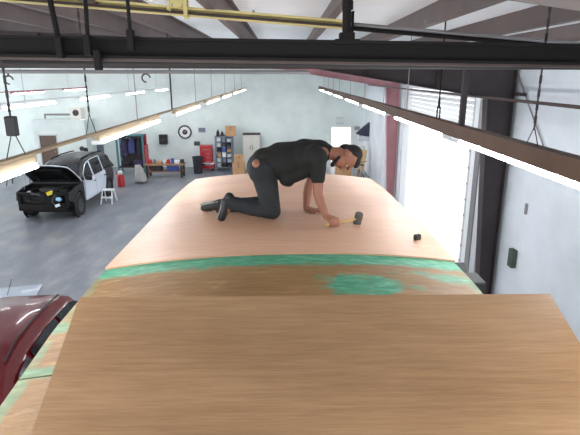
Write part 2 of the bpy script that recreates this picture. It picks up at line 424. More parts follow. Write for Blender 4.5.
# object coordinates are shifted by 3.7 in Y for parts of the trailer; the deck smears are laid out in world metres
for nd in MATS['roof_deck'].node_tree.nodes:
    if nd.type == 'TEX_COORD':
        nt = MATS['roof_deck'].node_tree; mp = nt.nodes.new('ShaderNodeMapping'); mp.inputs['Location'].default_value = (0, 3.7, 0)
        dests = [l.to_socket for l in list(nt.links) if l.from_node == nd]
        for l in [l for l in list(nt.links) if l.from_node == nd]: nt.links.remove(l)
        nt.links.new(nd.outputs['Object'], mp.inputs[0])
        for ds in dests: nt.links.new(mp.outputs[0], ds)
        break
tag(roof_sheet('deck_sheet', lambda x: 2.03, lambda x: 3.5, 0, .02, 'roof_deck'), 'brown old deck smeared with green adhesive')
tag(roof_sheet('deck_sheet', lambda x: .87, lambda x: 2.02, 0, .02, 'roof_deck'), 'old deck sheet under the loose plywood')
roof_sheet('deck_sheet', lambda x: 3.505, lambda x: 6.9, -.002, .018, 'roof_deck')
for a, b in ((fe, lambda x: 4.45), (lambda x: 4.4505, lambda x: 5.55), (lambda x: 5.5505, lambda x: 6.88)):
    tag(roof_sheet('plywood_sheet', a, b, .014, .0125, 'plywood_new', HWT + .004), 'new pinkish plywood roof sheet')
# side and end walls, floor frame, wheels
def body_side(sx):
    t = MB(); pts = [(sx * 1.19, y - 3.7, zedge(y) - .025) for y, _ in EP] + [(sx * 1.19, 6.9 - 3.7, .55), (sx * 1.19, .85 - 3.7, .55)]
    t.poly(pts, (-sx * .03, 0, 0)).build('side_wall', 'trailer_skin', trailer)
    t = MB()
    for (a, za), (b, zb) in zip(EP, EP[1:]): t.poly([(sx * 1.19, a - 3.7, za - .1), (sx * 1.19, b - 3.7, zb - .1), (sx * 1.19, b - 3.7, zb - .024), (sx * 1.19, a - 3.7, za - .024)], (sx * .02, 0, 0))
    t.build('edge_trim', 'steel_light', trailer)
for sx in (-1, 1):
    body_side(sx)
    for wy in (-.45, .45):
        wy_ = wy
        w_ = MB(); w_.cyl((sx * .95, wy_, .36), (sx * 1.17, wy_, .36), .36, seg=24); w_ = w_.build('wheel', 'rubber', trailer, 40)
        MB().cyl((sx * 1.16, wy_, .36), (sx * 1.18, wy_, .36), .2, .17, seg=18).build('rim', 'steel_light', w_)
MB().b2((-1.16, .86 - 3.7, .55), (1.16, .89 - 3.7, 2.85)).build('end_wall', 'trailer_skin', trailer)
MB().b2((-1.16, 6.84 - 3.7, .55), (1.16, 6.87 - 3.7, 3.05)).build('end_wall', 'trailer_skin', trailer)
MB().b2((-1.16, .9 - 3.7, .45), (1.16, 6.83 - 3.7, .55)).build('chassis', 'steel_black', trailer)
for yy in (1.4, 5.9):
    for xx in (-.85, .85): MB().b2((xx - .05, yy - 3.75, 0), (xx + .05, yy - 3.65, .46)).build('jack_leg', 'steel_black', trailer)
# dark fitting on the right roof edge
bk = MB(); yb_ = 3.1
bk.b2((1.215, yb_ - 3.7 - .09, 3.06), (1.33, yb_ - 3.7 + .1, 3.2), .012); bk.cyl((1.27, yb_ - 3.7 - .14, 3.11), (1.27, yb_ - 3.7 + .3, 3.11), .03); bk.box((1.25, yb_ - 3.7 + .15, 3.18), (.07, .16, .05), RotX(.3), .008)
bk.build('edge_fitting', 'seal_black', trailer)

# loose sheet laid over the near end
fl, fr = Vector((-.985, 2.235, 3.47)), Vector((1.31, 2.245, 3.47))
slope = Vector((0, -1, -.335)).normalized()
nl, nr = fl + slope * 1.22 + Vector((.1, 0, 0)), fr + slope * 1.22 + Vector((-.03, 0, 0))
ctr = (fl + fr + nl + nr) / 4
ex = (fr - fl).normalized(); ey = (-(slope)).normalized(); ez = ex.cross(ey).normalized()
t = MB(); R = Matrix((ex, ey, ez)).transposed()
t.poly([R.inverted() @ (p - ctr) for p in (nl, nr, fr, fl)], (0, 0, -.012))
loose = t.build('plywood_sheet', 'plywood_loose', None, False, ctr); loose.rotation_euler = R.to_euler()
tag(loose, 'loose honey brown plywood sheet propped across the end of the roof', 'plywood')
for x in (-.55, .75):
    y = 2.13; zt_ = 3.475 - .335 * (2.25 - y) - .02; zb = zroof(x, y) + .003
    o = MB().box((0, 0, 0), (.3, .09, zt_ - zb - .03), None, .004).build('lumber_block', 'lumber', None, False, (x, y, (zt_ + zb) / 2))
    tag(o, 'short wood block propping up the loose plywood sheet', 'block', 'blocks under the loose sheet')

# ================================================================== OVERHEAD STEEL
def lerp3(a, b, f): return a + (b - a) * f
# dark crane beam crossing near the camera
YB1 = 3.3
A, B = aty(-30, 46, YB1 + .02), aty(612, 55, YB1 - .02)
def stretch(a, b, xa=-9.0, xb=3.85):
    d = (b - a) / (b.x - a.x); return a + d * (xa - a.x), a + d * (xb - a.x)
A, B = stretch(A, B)
bm_e = empty('overhead_beam', (A + B) / 2, 'dark steel beam hung from pipe posts across the whole bay', 'beam')
lo = lambda p: Vector(p) - (A + B) / 2
dirv = (B - A).normalized(); up = Vector((0, 0, 1))
rotb = Matrix((dirv, Vector((0, 1, 0)), up)).transposed()
t = MB(); Lb = (B - A).length
for dz, hh, ww in ((.055, .018, .13), (0, .1, .03), (-.055, .018, .13)): t.box((0, 0, dz), (Lb, ww, hh), RotY(-math.asin(dirv.z)))
t.build('beam', 'steel_black', bm_e)
t = MB(); t.box((0, -.012, -.07), (Lb, .08, .018), RotY(-math.asin(dirv.z))); t.build('lower_flange_strip', 'steel_brown', bm_e)
def post(u0, v0, u1, v1, r, name='hanger_rod', m='steel_black', flange=False):
    p0, p1 = aty(u0, v0, YB1), aty(u1, v1, YB1)
    p0 = p1 + (p0 - p1) * ((zceil(p1.x) - .19 - p1.z) / (p0.z - p1.z))
    t = MB(); t.cyl(lo(p0), lo(p1), r, seg=10)
    if flange:
        t.box(lo(p1) + Vector((0, 0, .012)), (.15, .12, .03)); t.box(lo(p1) + Vector((0, 0, .045)), (.09, .09, .04)); t.cyl(lo(p1) + Vector((0, 0, .2)), lo(p1) + Vector((0, 0, .25)), r * 1.25, seg=12)
    t.build(name, m, bm_e)
post(347, 0, 346.5, 44, .028, 'pipe_post', flange=True)
post(50, 0, 60, 46, .017); post(85.5, 0, 88, 42, .013); post(127.5, 0, 131, 40, .011)
for u, v in ((60, 48), (88, 45), (131, 40), (98, 60)):
    p = lo(aty(u, v, YB1 - .07)); MB().box(p, (.04, .05, .12), None, .006).build('clamp', 'steel_black', bm_e)
# post down from the beam to the right row of lights
# conduits below the beam
def pipe(name, p0, p1, r, m, label, cat='pipe', group=None, extra=None):
    p0 = Vector(p0); p1 = Vector(p1); c = (p0 + p1) / 2
    e = MB().cyl(p0 - c, p1 - c, r, seg=12).build(name, m, None, True, c); tag(e, label, cat, group); return e
pipe('conduit', *stretch(aty(-30, 64, 3.6), aty(600, 66, 3.6)), .026, 'pipe_grey', 'grey steel conduit running just under the dark overhead beam')
pipe('conduit', *stretch(aty(-30, 71.5, 3.9), aty(300, 72, 3.9), -9, .2), .014, 'steel_grey', 'thin pale conduit below the grey one on the open bay side')
cd2 = [o for o in C.objects if o.name.startswith('conduit')]
pipe('conduit', *stretch(aty(-30, 57, 3.75), aty(600, 62, 3.75)), .02, 'steel_dark_and_shaded', 'thin brown pipe between the dark beam and the grey conduit')
pipe('conduit', (3.3, 3.2, 4.165), (3.3, 20, 4.165), .022, 'steel_brown', 'brown pipe running along the block wall past the roller door')
# yellow channel and the pipe that carries on from it
a, b = stretch(aty(-20, -5, 4.6), aty(345, 25, 4.6), -3.4, aty(345, 25, 4.6).x); c = (a + b) / 2; dv = (b - a); ang = math.atan2(dv.z, dv.x)
e = empty('yellow_channel', c, 'yellow steel channel sloping under the ceiling', 'channel')
t = MB(); Ry = RotY(-ang)
t.box((0, 0, .028), (dv.length, .07, .02), Ry); t.box((0, .03, 0), (dv.length, .01, .06), Ry); t.box((0, 0, -.03), (dv.length, .07, .012), Ry); t.build('channel', 'yellow_paint', e)
t = MB(); t.box((0, -.005, -.008), (dv.length, .03, .02), Ry); t.build('inner_rail', 'steel_brown', e)
p = aty(186, 8, 4.58) - c; t = MB(); t.box(p + Vector((0, 0, -.01)), (.03, .1, .15)); t.box(p + Vector((-.08, -.02, .06)), (.14, .05, .08), RotY(.5), .01); t.cyl(p + Vector((-.15, 0, -.02)), p + Vector((-.05, 0, .2)), .02); t.build('bracket', 'yellow_paint', e)
for f in (-.45, 0.3): t = MB(); q = dv * f; t.cyl(q + Vector((0, 0, .02)), (q.x, 0, zceil(q.x + c.x) - .19 - c.z), .01); t.build('hanger_rod', 'steel_grey', e)
a2, b2_ = stretch(aty(349, 25.5, 4.6), aty(600, 47.5, 4.6), aty(349, 25.5, 4.6).x, 3.85)
c2 = (a2 + b2_) / 2; e = empty('twin_pipe', c2, 'pair of grey and black pipes carrying on from the yellow channel', 'pipe')
t = MB().cyl(a2 - c2 + Vector((0, 0, .012)), b2_ - c2 + Vector((0, 0, .012)), .016); t.build('upper_pipe', 'steel_grey', e, True)
t = MB().cyl(a2 - c2 - Vector((0, 0, .022)), b2_ - c2 - Vector((0, 0, .022)), .018); t.build('lower_pipe', 'steel_black', e, True)
q = a2 - c2; MB().box(q + Vector((.03, 0, .03)), (.02, .04, .17)).build('clip', 'steel_black', e); MB().box(q * -.55, (.02, .04, .12)).build('clip', 'steel_black', e)
for f in (-.3, .35):
    qq = (b2_ - a2) * f; t = MB().cyl(qq, (qq.x, 0, zceil(qq.x + c2.x) - .19 - c2.z), .008); t.build('hanger_rod', 'steel_grey', e)
# diagonal sway brace above
pipe('brace_rod', aty(366, -3, 6.3), aty(421, 27, 6.3), .009, 'steel_black', 'thin diagonal brace rod under the ceiling')

# ================================================================== STRIP LIGHTS
def make_light():
    e = empty('strip_light', (0, 0, 0), 'x', 'light')
    t = MB(); Ln = 2.44
    t.poly([(-.032, 0, .032), (-.032, 0, .088), (.032, 0, .088), (.032, 0, .032)], (0, Ln, 0)); t.build('channel', 'white_enamel', e)
    for sx in (-.03, .03):
        MB().cyl((sx, .03, .012), (sx, Ln - .03, .012), .018, seg=10).build('tube', 'tube_glow', e, True)
    for yy in (.015, Ln - .015): MB().b2((-.045, yy - .012, -.006), (.045, yy + .012, .034)).build('lamp_holder', 'white_enamel', e)
    return e
proto = make_light(); first = [True]
ZL = 3.87
ORD = ['nearest', 'second', 'third', 'fourth', 'fifth', 'sixth', 'seventh', 'eighth']
def row(x, y_starts, board, y_a, y_b, bw, bh, label, rail_label, group, skirt=.05):
    rail = empty('mounting_rail', (x, y_a, ZL + .09), rail_label, 'light rail')
    MB().b2((-bw / 2, 0, 0), (bw / 2, y_b - y_a, bh)).build('board', board, rail)
    if bw >= .09:
        for sx in (-1, 1): MB().b2((sx * bw / 2 - sx * .008, 0, -skirt), (sx * bw / 2, y_b - y_a, 0)).build('side_board', board, rail)
    for y in y_starts:
        o = proto if first[0] else copy_tree(proto); first[0] = False
        o.location = (x, y, ZL); tag(o, label % ORD[len(y_starts) - 1 - y_starts.index(y)], 'light', group)
        ch = [c for c in C.objects if c.parent == o and c.name.startswith('channel')][0]
        ch.material_slots[0].link = 'OBJECT'; ch.material_slots[0].material = MATS[board]
    return rail
def hanger(rail, y, r=.006, m='steel_grey', style='rod', top=None):
    x0, y0, z0 = rail.location; zt_ = (top or zceil(x0) - .005) - z0; t = MB(); yy = y - y0
    if style == 'rod': t.cyl((0, yy, .02), (0, yy, zt_), r, seg=8)
    if style == 'chain':
        n = int((zt_ - .18) / .045)
        for i in range(n):
            t.box((0, yy, .18 + .045 * (i + .5)), (.018 if i % 2 else .005, .005 if i % 2 else .018, .052))
        for s in (-1, 1): t.cyl((0, yy + s * .12, .02), (0, yy, .2), .0035, seg=6)
    if style == 'clip':
        t.cyl((0, yy, .26), (0, yy, zt_), r, seg=8)
        for s in (-1, 1): t.cyl((0, yy + s * .05, .03), (0, yy + s * .05, .2), .008, seg=8)
        t.cyl((0, yy - .05, .2), (0, yy + .05, .2), .008, seg=8); t.cyl((0, yy, .2), (0, yy, .3), .014, seg=8)
    if style == 'post': t.b2((-.025, yy - .025, 0), (.025, yy + .025, zt_))
    t.build({'rod': 'hanger_rod', 'chain': 'hanger_chain', 'clip': 'clip_rod', 'post': 'post'}[style], m, rail)
XRl, XLl = 1.75, -1.8
rl = row(XLl, [-2.3, 1.15, 4.85, 8.4, 11.8, 15.0, 18.3, 21.5], 'tan_board', -2.6, 24.6, .066, .018, 'twin-tube strip light under the tan rail, %s from the back wall', 'long tan wooden rail over the open-bay edge of the trailer', 'strip lights on the tan rail', .04)
for y in (6.3, 10.6, 13, 16, 19.2, 22.4): hanger(rl, y, .006)
hanger(rl, 8.3, .013, 'steel_dark_and_shaded'); hanger(rl, 4.75, style='chain', m='steel_dark_and_shaded'); hanger(rl, 3.38, style='chain', m='steel_dark_and_shaded')
p = Vector((0, 3.38 + 2.6, .22)); MB().box(p + Vector((-.0, 0, 0)), (.07, .05, .13), None, .008).build('switch_box', 'black_plastic', rl)
rr = row(XRl, [-.6, 2.45, 5.35, 8.5, 11.6, 14.8, 18, 21.3], 'brown_board', -2.6, 24.8, .1, .075, 'twin-tube strip light under the brown rail, %s from the back wall', 'long brown wooden rail over the roller-door edge of the trailer', 'strip lights on the brown rail')
hanger(rr, 3.5, style='chain', m='steel_dark_and_shaded'); hanger(rr, 4.95, style='post', m='steel_dark_and_shaded', top=4.68); hanger(rr, 5.72, .008, 'steel_black', 'clip')
for y in (7.2, 8.9, 11, 13.4, 16, 18, 20, 22): hanger(rr, y, .006)
r2 = row(-5.5, [6.1, 9.98, 13.85, 17.95, 22.1], 'white_enamel', 6.0, 24.7, .08, .03, 'twin-tube strip light on the white rail, %s from the back wall', 'white rail of the light row over the middle of the open bay', 'strip lights over the open bay')
for y in (8, 11, 14.5, 18.5, 22.5): hanger(r2, y, .005)
r3 = row(-9.5, [14, 18.1, 22.4], 'primer_rose_and_lit', 13.8, 25, .08, .03, 'twin-tube strip light on the rose rail, %s from the back wall', 'rose rail of the light row nearest the office enclosure', 'strip lights by the office')
for y in (15, 19, 23): hanger(r3, y, .005)
# hooks hanging on the conduit
for u, v, hl in ((9, 80, 'open brown cable hook beside the chain with the switch box'), (146, 78, 'open brown cable hook under the pale conduit, away from any chain')):
    p = aty(u, v, 3.9); t = MB().torus((0, 0, 0), .03, .006, 'Y', 16, 6, .75); t.cyl((0, 0, .03), (0, 0, .055), .007, seg=8)
    tag(t.build('cable_hook', 'steel_brown', None, True, p), hl, 'hook', 'cable hooks')
# bracing on the right wall
br = empty('wall_brace', (XR, 9.1, 4.2), 'thin diagonal cable and strut bracing the block wall', 'brace')
t = MB().cyl(Vector((-.03, .1, .75)), Vector((-.03, -1.75, -.95)), .012, seg=8); t.build('brace_cable', 'steel_grey', br)
MB().b2((-.08, -.75, -.02), (-.02, -.1, .03)).build('strut', 'steel_dark_and_shaded', br)
o = tag(MB().box((0, 0, 0), (.09, .16, .32), None, .01).build('electrical_box', 'green_box', None, False, (XR - .046, 8.08, 1.47)), 'small dark green electrical box on the block wall', 'electrical box')
o = empty('wall_outlet', (XR, 7.89, 2.40), 'little grey outlet with conduit high on the block wall', 'outlet')
MB().b2((-.03, -.03, -.09), (0, .03, .09), .006).build('box', 'steel_grey', o); 
struct(MB().b2((XR - .012, Y0, .0), (XR, 8.8, .0 + .3)).build('baseboard_right', 'steel_light'), 'pale skirting strip at the foot of the block wall', 'baseboard')
# ================================================================== PERSON
def blob(name, shapes, m, parent, voxel=.009, smooth=4, origin=Vector((0, 0, 0)), decimate=None):
    """one continuous surface grown from overlapping tapered forms"""
    t = MB()
    for s_ in shapes:
        if s_[0] == 'c': t.capsule(Vector(s_[1]) - origin, s_[2], Vector(s_[3]) - origin, s_[4], 14)
        else: t.ball(Vector(s_[1]) - origin, s_[2], s_[3] if len(s_) > 3 else None, 18)
    o = t.build(name, m, None)
    md = o.modifiers.new('r', 'REMESH'); md.mode = 'VOXEL'; md.voxel_size = voxel
    ms = o.modifiers.new('s', 'SMOOTH'); ms.iterations = smooth; ms.factor = .5
    if decimate:
        mdc = o.modifiers.new('d', 'DECIMATE'); mdc.ratio = decimate
    dg = bpy.context.evaluated_depsgraph_get(); me = bpy.data.meshes.new_from_object(o.evaluated_get(dg))
    old = o.data; o.modifiers.clear(); o.data = me; bpy.data.meshes.remove(old); me.name = name
    for p in me.polygons: p.use_smooth = True
    me.materials.clear(); me.materials.append(MATS[m]); o.parent = parent
    return o
def zr(x, y): return zroof(x, y) + .0145
ORG = Vector((-.1, 4.25, zr(-.1, 4.25)))
person = empty('person', ORG, 'man in black t-shirt and dark jeans kneeling on hands and knees hammering', 'person')
P_ = lambda u, v, y: aty(u, v, y)
def onroof(u, v, y, r):
    p = aty(u, v, y); p.z = zr(p.x, p.y) + r; return p
pel = P_(262, 165, 4.28); wai = P_(280, 160, 4.27); chs = P_(304, 156, 4.26); nkb = P_(324, 151, 4.25)
nk2 = P_(334, 154, 4.23); hd = P_(347, 157.5, 4.215)
Rsh, Lsh = P_(318, 157, 4.08), P_(320, 155, 4.44)
Rel, Lel = P_(318, 194, 4.02), P_(308, 188, 4.45)
Rwr = P_(326, 219, 3.95); Rwr.z = max(Rwr.z, zr(Rwr.x, 3.95) + .085)
Lwr = onroof(306, 210, 4.42, .035)
Rhp, Lhp = P_(263, 171, 4.17), P_(264, 168, 4.39)
Rkn, Lkn = onroof(272.5, 216, 4.13, .068), onroof(272, 212, 4.43, .068)
Ran, Lan = P_(231, 203, 4.18), onroof(222, 207, 4.46, .065)
Rto, Lto = onroof(222.5, 217, 4.17, .03), onroof(206, 213, 4.52, .03)
# head axes
U = Vector((.96, -.05, -.22)).normalized(); Fc = Vector((-.2, -.42, -.88)); Fc = (Fc - U * Fc.dot(U)).normalized(); Sd = U.cross(Fc).normalized()
Rh = Matrix((Sd, Fc, U)).transposed()
HP = lambda s_, f, u: hd + Sd * s_ + Fc * f + U * u
headS = [('e', HP(0, -.012, .02), (.076, .095, .1), Rh), ('e', HP(0, .03, -.05), (.058, .066, .07), Rh), ('c', HP(0, .078, -.095), .022, HP(0, .06, -.085), .03),
         ('c', HP(0, .088, .012), .008, HP(0, .112, -.03), .013), ('c', HP(-.03, .082, .025), .012, HP(.03, .082, .025), .012),
         ('c', HP(-.016, .093, -.06), .009, HP(.016, .093, -.06), .009),
         ('e', HP(.077, -.012, -.01), (.012, .022, .032), Rh), ('e', HP(-.077, -.012, -.01), (.012, .022, .032), Rh)]
bodyS = list(headS)
bodyS += [('c', nkb, .062, nk2, .058), ('c', nk2, .058, HP(0, -.03, -.04), .055)]
bodyS += [('e', chs, (.2, .15, .12)), ('c', wai, .125, chs, .13), ('c', pel, .1, wai, .115), ('c', Rhp, .09, Lhp, .09), ('c', nkb, .06, Rsh, .055), ('c', nkb, .06, Lsh, .055)]
for sh, el, wr in ((Rsh, Rel, Rwr), (Lsh, Lel, Lwr)):
    mid = el.lerp(wr, .3)
    bodyS += [('c', sh, .056, el, .042), ('c', el, .041, mid, .043), ('c', mid, .043, wr, .028)]
for hp, kn, an in ((Rhp, Rkn, Ran), (Lhp, Lkn, Lan)):
    bodyS += [('c', hp, .085, kn, .055), ('c', kn, .05, kn.lerp(an, .35), .055), ('c', kn.lerp(an, .35), .055, an, .038)]
bodyS += [('c', Ran, .036, Rto, .03), ('c', Lan, .036, Lto, .03)]
# right hand: fist round the mallet handle
Hc = onroof(333, 229, 3.93, .03); ax = Vector((.93, .36, 0)).normalized(); sd_ = Vector((ax.y, -ax.x, 0)); upv = Vector((0, 0, 1))
knk = Hc + upv * .032 + sd_ * .012
bodyS += [('c', Rwr, .03, knk - ax * .012, .024), ('c', Rwr, .028, knk + ax * .028, .02), ('c', Rwr, .026, knk - ax * .04, .018), ('c', knk - ax * .035, .018, knk + ax * .03, .018)]
for i, (o_, sc) in enumerate(((.036, 1), (.013, 1.05), (-.01, 1), (-.032, .85))):
    q = Hc + ax * o_; rr_ = .0095 * sc ** .5
    pts = [q + upv * .03 + sd_ * .014, q + upv * .012 + sd_ * .031 * sc, q - upv * .014 + sd_ * .024 * sc, q - upv * .018 - sd_ * .008]
    for a_, b_ in zip(pts, pts[1:]): bodyS.append(('c', a_, rr_, b_, rr_ * .95))
th = [Rwr.lerp(knk, .45) - sd_ * .02 + ax * .012, Hc + ax * .03 - sd_ * .03 + upv * .022, Hc + ax * .062 - sd_ * .02 + upv * .014]
bodyS += [('c', th[0], .015, th[1], .012), ('c', th[1], .012, th[2], .01)]
# left hand flat on the sheet, fingers forward
pd = Vector((.95, -.2, 0)).normalized(); ps = Vector((-pd.y, pd.x, 0))
pk = Lwr + pd * .085; pk.z = zr(pk.x, pk.y) + .018
for o_ in (-.026, 0, .026): bodyS.append(('c', Lwr + ps * o_ * .5 - upv * .006, .022, pk + ps * o_, .015))
for o_, ln, sp in ((-.032, .066, -.22), (-.011, .078, -.06), (.011, .074, .08), (.032, .058, .24)):
    dd = (pd + ps * sp).normalized(); a_ = pk + ps * o_; m_ = a_ + dd * ln * .5 + upv * .006; e_ = a_ + dd * ln; e_.z = zr(e_.x, e_.y) + .009
    bodyS += [('c', a_, .0105, m_, .0095), ('c', m_, .0095, e_, .0082)]
t0 = Lwr + pd * .03 - ps * .022; t1 = t0 + pd * .03 - ps * .035; t2 = t1 + pd * .035 - ps * .01; t1.z = zr(t1.x, t1.y) + .014; t2.z = zr(t2.x, t2.y) + .01
bodyS += [('c', t0, .016, t1, .012), ('c', t1, .012, t2, .0095)]
blob('body', bodyS, 'skin', person, .0062, 3, ORG)
# shirt
sh = [('e', chs + Vector((.02, 0, .0)), (.19, .185, .145)), ('e', wai.lerp(chs, .3) + Vector((0, 0, -.02)), (.21, .18, .165)), ('e', wai + Vector((-.03, 0, -.02)), (.17, .175, .15)),
      ('c', nkb, .075, nkb.lerp(nk2, .35), .068), ('c', Rsh, .078, Lsh, .078), ('c', chs + Vector((.0, 0, .03)), .12, nkb - Vector((.03, 0, -.0)), .095),
      ('c', chs + Vector((.02, -.1, -.11)), .06, wai + Vector((.05, -.1, -.15)), .06), ('c', wai + Vector((.07, -.06, -.165)), .06, wai + Vector((.07, .1, -.165)), .06),
      ('e', pel + Vector((.03, 0, .05)), (.12, .165, .1))]
for s_, e_ in ((Rsh, Rel), (Lsh, Lel)):
    sh += [('c', s_, .078, s_.lerp(e_, .35), .07), ('c', s_.lerp(e_, .35), .068, s_.lerp(e_, .58), .062)]
sh += [('c', Rsh + Vector((-.03, .03, .0)), .1, chs + Vector((.03, -.05, -.02)), .13), ('c', Lsh + Vector((-.03, -.03, .0)), .1, chs + Vector((.03, .05, -.02)), .13), ('c', nkb + Vector((-.05, 0, .0)), .1, wai + Vector((0, 0, .03)), .125)]
blob('t_shirt', sh, 'shirt_black', person, .01, 14, ORG)
# jeans
jn = [('c', Rhp + Vector((-.01, 0, .0)), .118, Lhp + Vector((-.01, 0, 0)), .118), ('e', pel + Vector((-.01, 0, -.015)), (.125, .185, .125)), ('c', pel, .12, pel + Vector((.06, 0, -.02)), .115)]
for hp, kn, an in ((Rhp, Rkn, Ran), (Lhp, Lkn, Lan)):
    mid = kn.lerp(an, .45); cu = kn.lerp(an, 1.02)
    jn += [('c', hp, .112, hp.lerp(kn, .5), .094), ('c', hp.lerp(kn, .5), .094, kn + Vector((.0, 0, .012)), .074), ('c', kn + Vector((0, 0, .012)), .074, mid, .07), ('c', mid, .07, cu, .062)]
blob('jeans', jn, 'denim_dark', person, .01, 4, ORG)
# bare lower back with belt
bp = P_(253.5, 165.5, 4.112)
MBt = blob('bare_back', [('e', bp + Vector((.03, .033, .004)), (.046, .078, .045), RotY(.7))], 'skin', person, .008, 3, ORG)
# shoes
def shoe(an, toe, top, nm):
    d_ = (toe - an).normalized(); o_ = blob('shoe', [('c', an - top * .01, .047, toe, .036), ('c', an.lerp(toe, .6), .044, toe + d_ * .02, .034), ('c', an - d_ * .045, .042, an + top * .04, .046)], 'black_plastic', person, .008, 3, ORG)
    t = MB(); sl = -top
    sx_ = d_.cross(top).normalized(); R_ = Matrix((d_, sx_, top)).transposed()
    c_ = an.lerp(toe, .5) + sl * .041 - ORG
    t.box(c_, ((toe - an).length + .06, .062, .012), R_, .005); t.build('sole', 'sole_grey', o_)
shoe(Ran + Vector((-.03, 0, .01)), Rto + Vector((0, 0, .012)), Vector((.95, 0, .1)), 'r')
shoe(Lan + Vector((-.03, 0, .0)), Lto + Vector((-.0, 0, .012)), Vector((.35, 0, -.9)).normalized() * -1 * -1, 'l')
# hair, beard, brows, eyes
blob('hair', [('e', HP(0, -.04, .04), (.08, .083, .088), Rh), ('e', HP(0, .01, .088), (.06, .068, .034), Rh), ('e', HP(0, -.068, -.02), (.066, .045, .065), Rh)], 'hair_black', person, .007, 3, ORG)
blob('beard', [('c', HP(-.053, .03, -.07), .014, HP(-.02, .08, -.102), .018), ('c', HP(.053, .03, -.07), .014, HP(.02, .08, -.102), .018), ('c', HP(-.02, .085, -.105), .021, HP(.02, .085, -.105), .021),
               ('c', HP(-.022, .098, -.046), .007, HP(.022, .098, -.046), .007)], 'hair_black', person, .006, 2, ORG)
for sx in (-1, 1):
    MB().ball(HP(sx * .03, .081, .008) - ORG, (.012, .008, .007), Rh).build('eye', 'eye_white', person, True)
    MB().capsule(HP(sx * .045, .09, .028) - ORG, .005, HP(sx * .016, .097, .03) - ORG, .005, 8).build('eyebrow', 'hair_black', person, True)
# mallet
hdl = onroof(358, 224, 4.06, .048)
mal = empty('mallet', Hc, 'grey rubber mallet with pale wooden handle in the kneeling man\'s hand', 'mallet')
ha = (hdl - Hc).normalized()
t = MB(); t.capsule(-ha * .07, .0135, Vector((0, 0, 0)), .0125, 10); t.capsule(Vector((0, 0, 0)), .0125, hdl - Hc, .0105, 10); t.build('handle', 'handle_wood', mal, True)
hx = Vector((.25, -.2, 1)); hx = (hx - ha * hx.dot(ha)).normalized()
t = MB(); c_ = hdl - Hc; t.cyl(c_ - hx * .048, c_ + hx * .048, .034, seg=20); t.cyl(c_ - hx * .053, c_ - hx * .048, .029, .034, 20); t.cyl(c_ + hx * .048, c_ + hx * .053, .034, .029, 20); t.build('mallet_head', 'rubber_grey', mal, 40)
# tape measure on the sheet
p = atz(417, 241, 3.25); p.z = zr(p.x, p.y) + .003
tm = empty('tape_measure', p, 'small black tape measure lying on the new plywood', 'tape measure', None, .4)
MB().box((0, 0, .026), (.06, .035, .05), None, .012).build('case', 'black_plastic', tm); MB().box((.038, 0, .006), (.02, .018, .004)).build('blade', 'yellow_cap', tm); MB().cyl((0, -.0185, .028), (0, .0185, .028), .016).build('hub', 'steel_dark_and_shaded', tm)

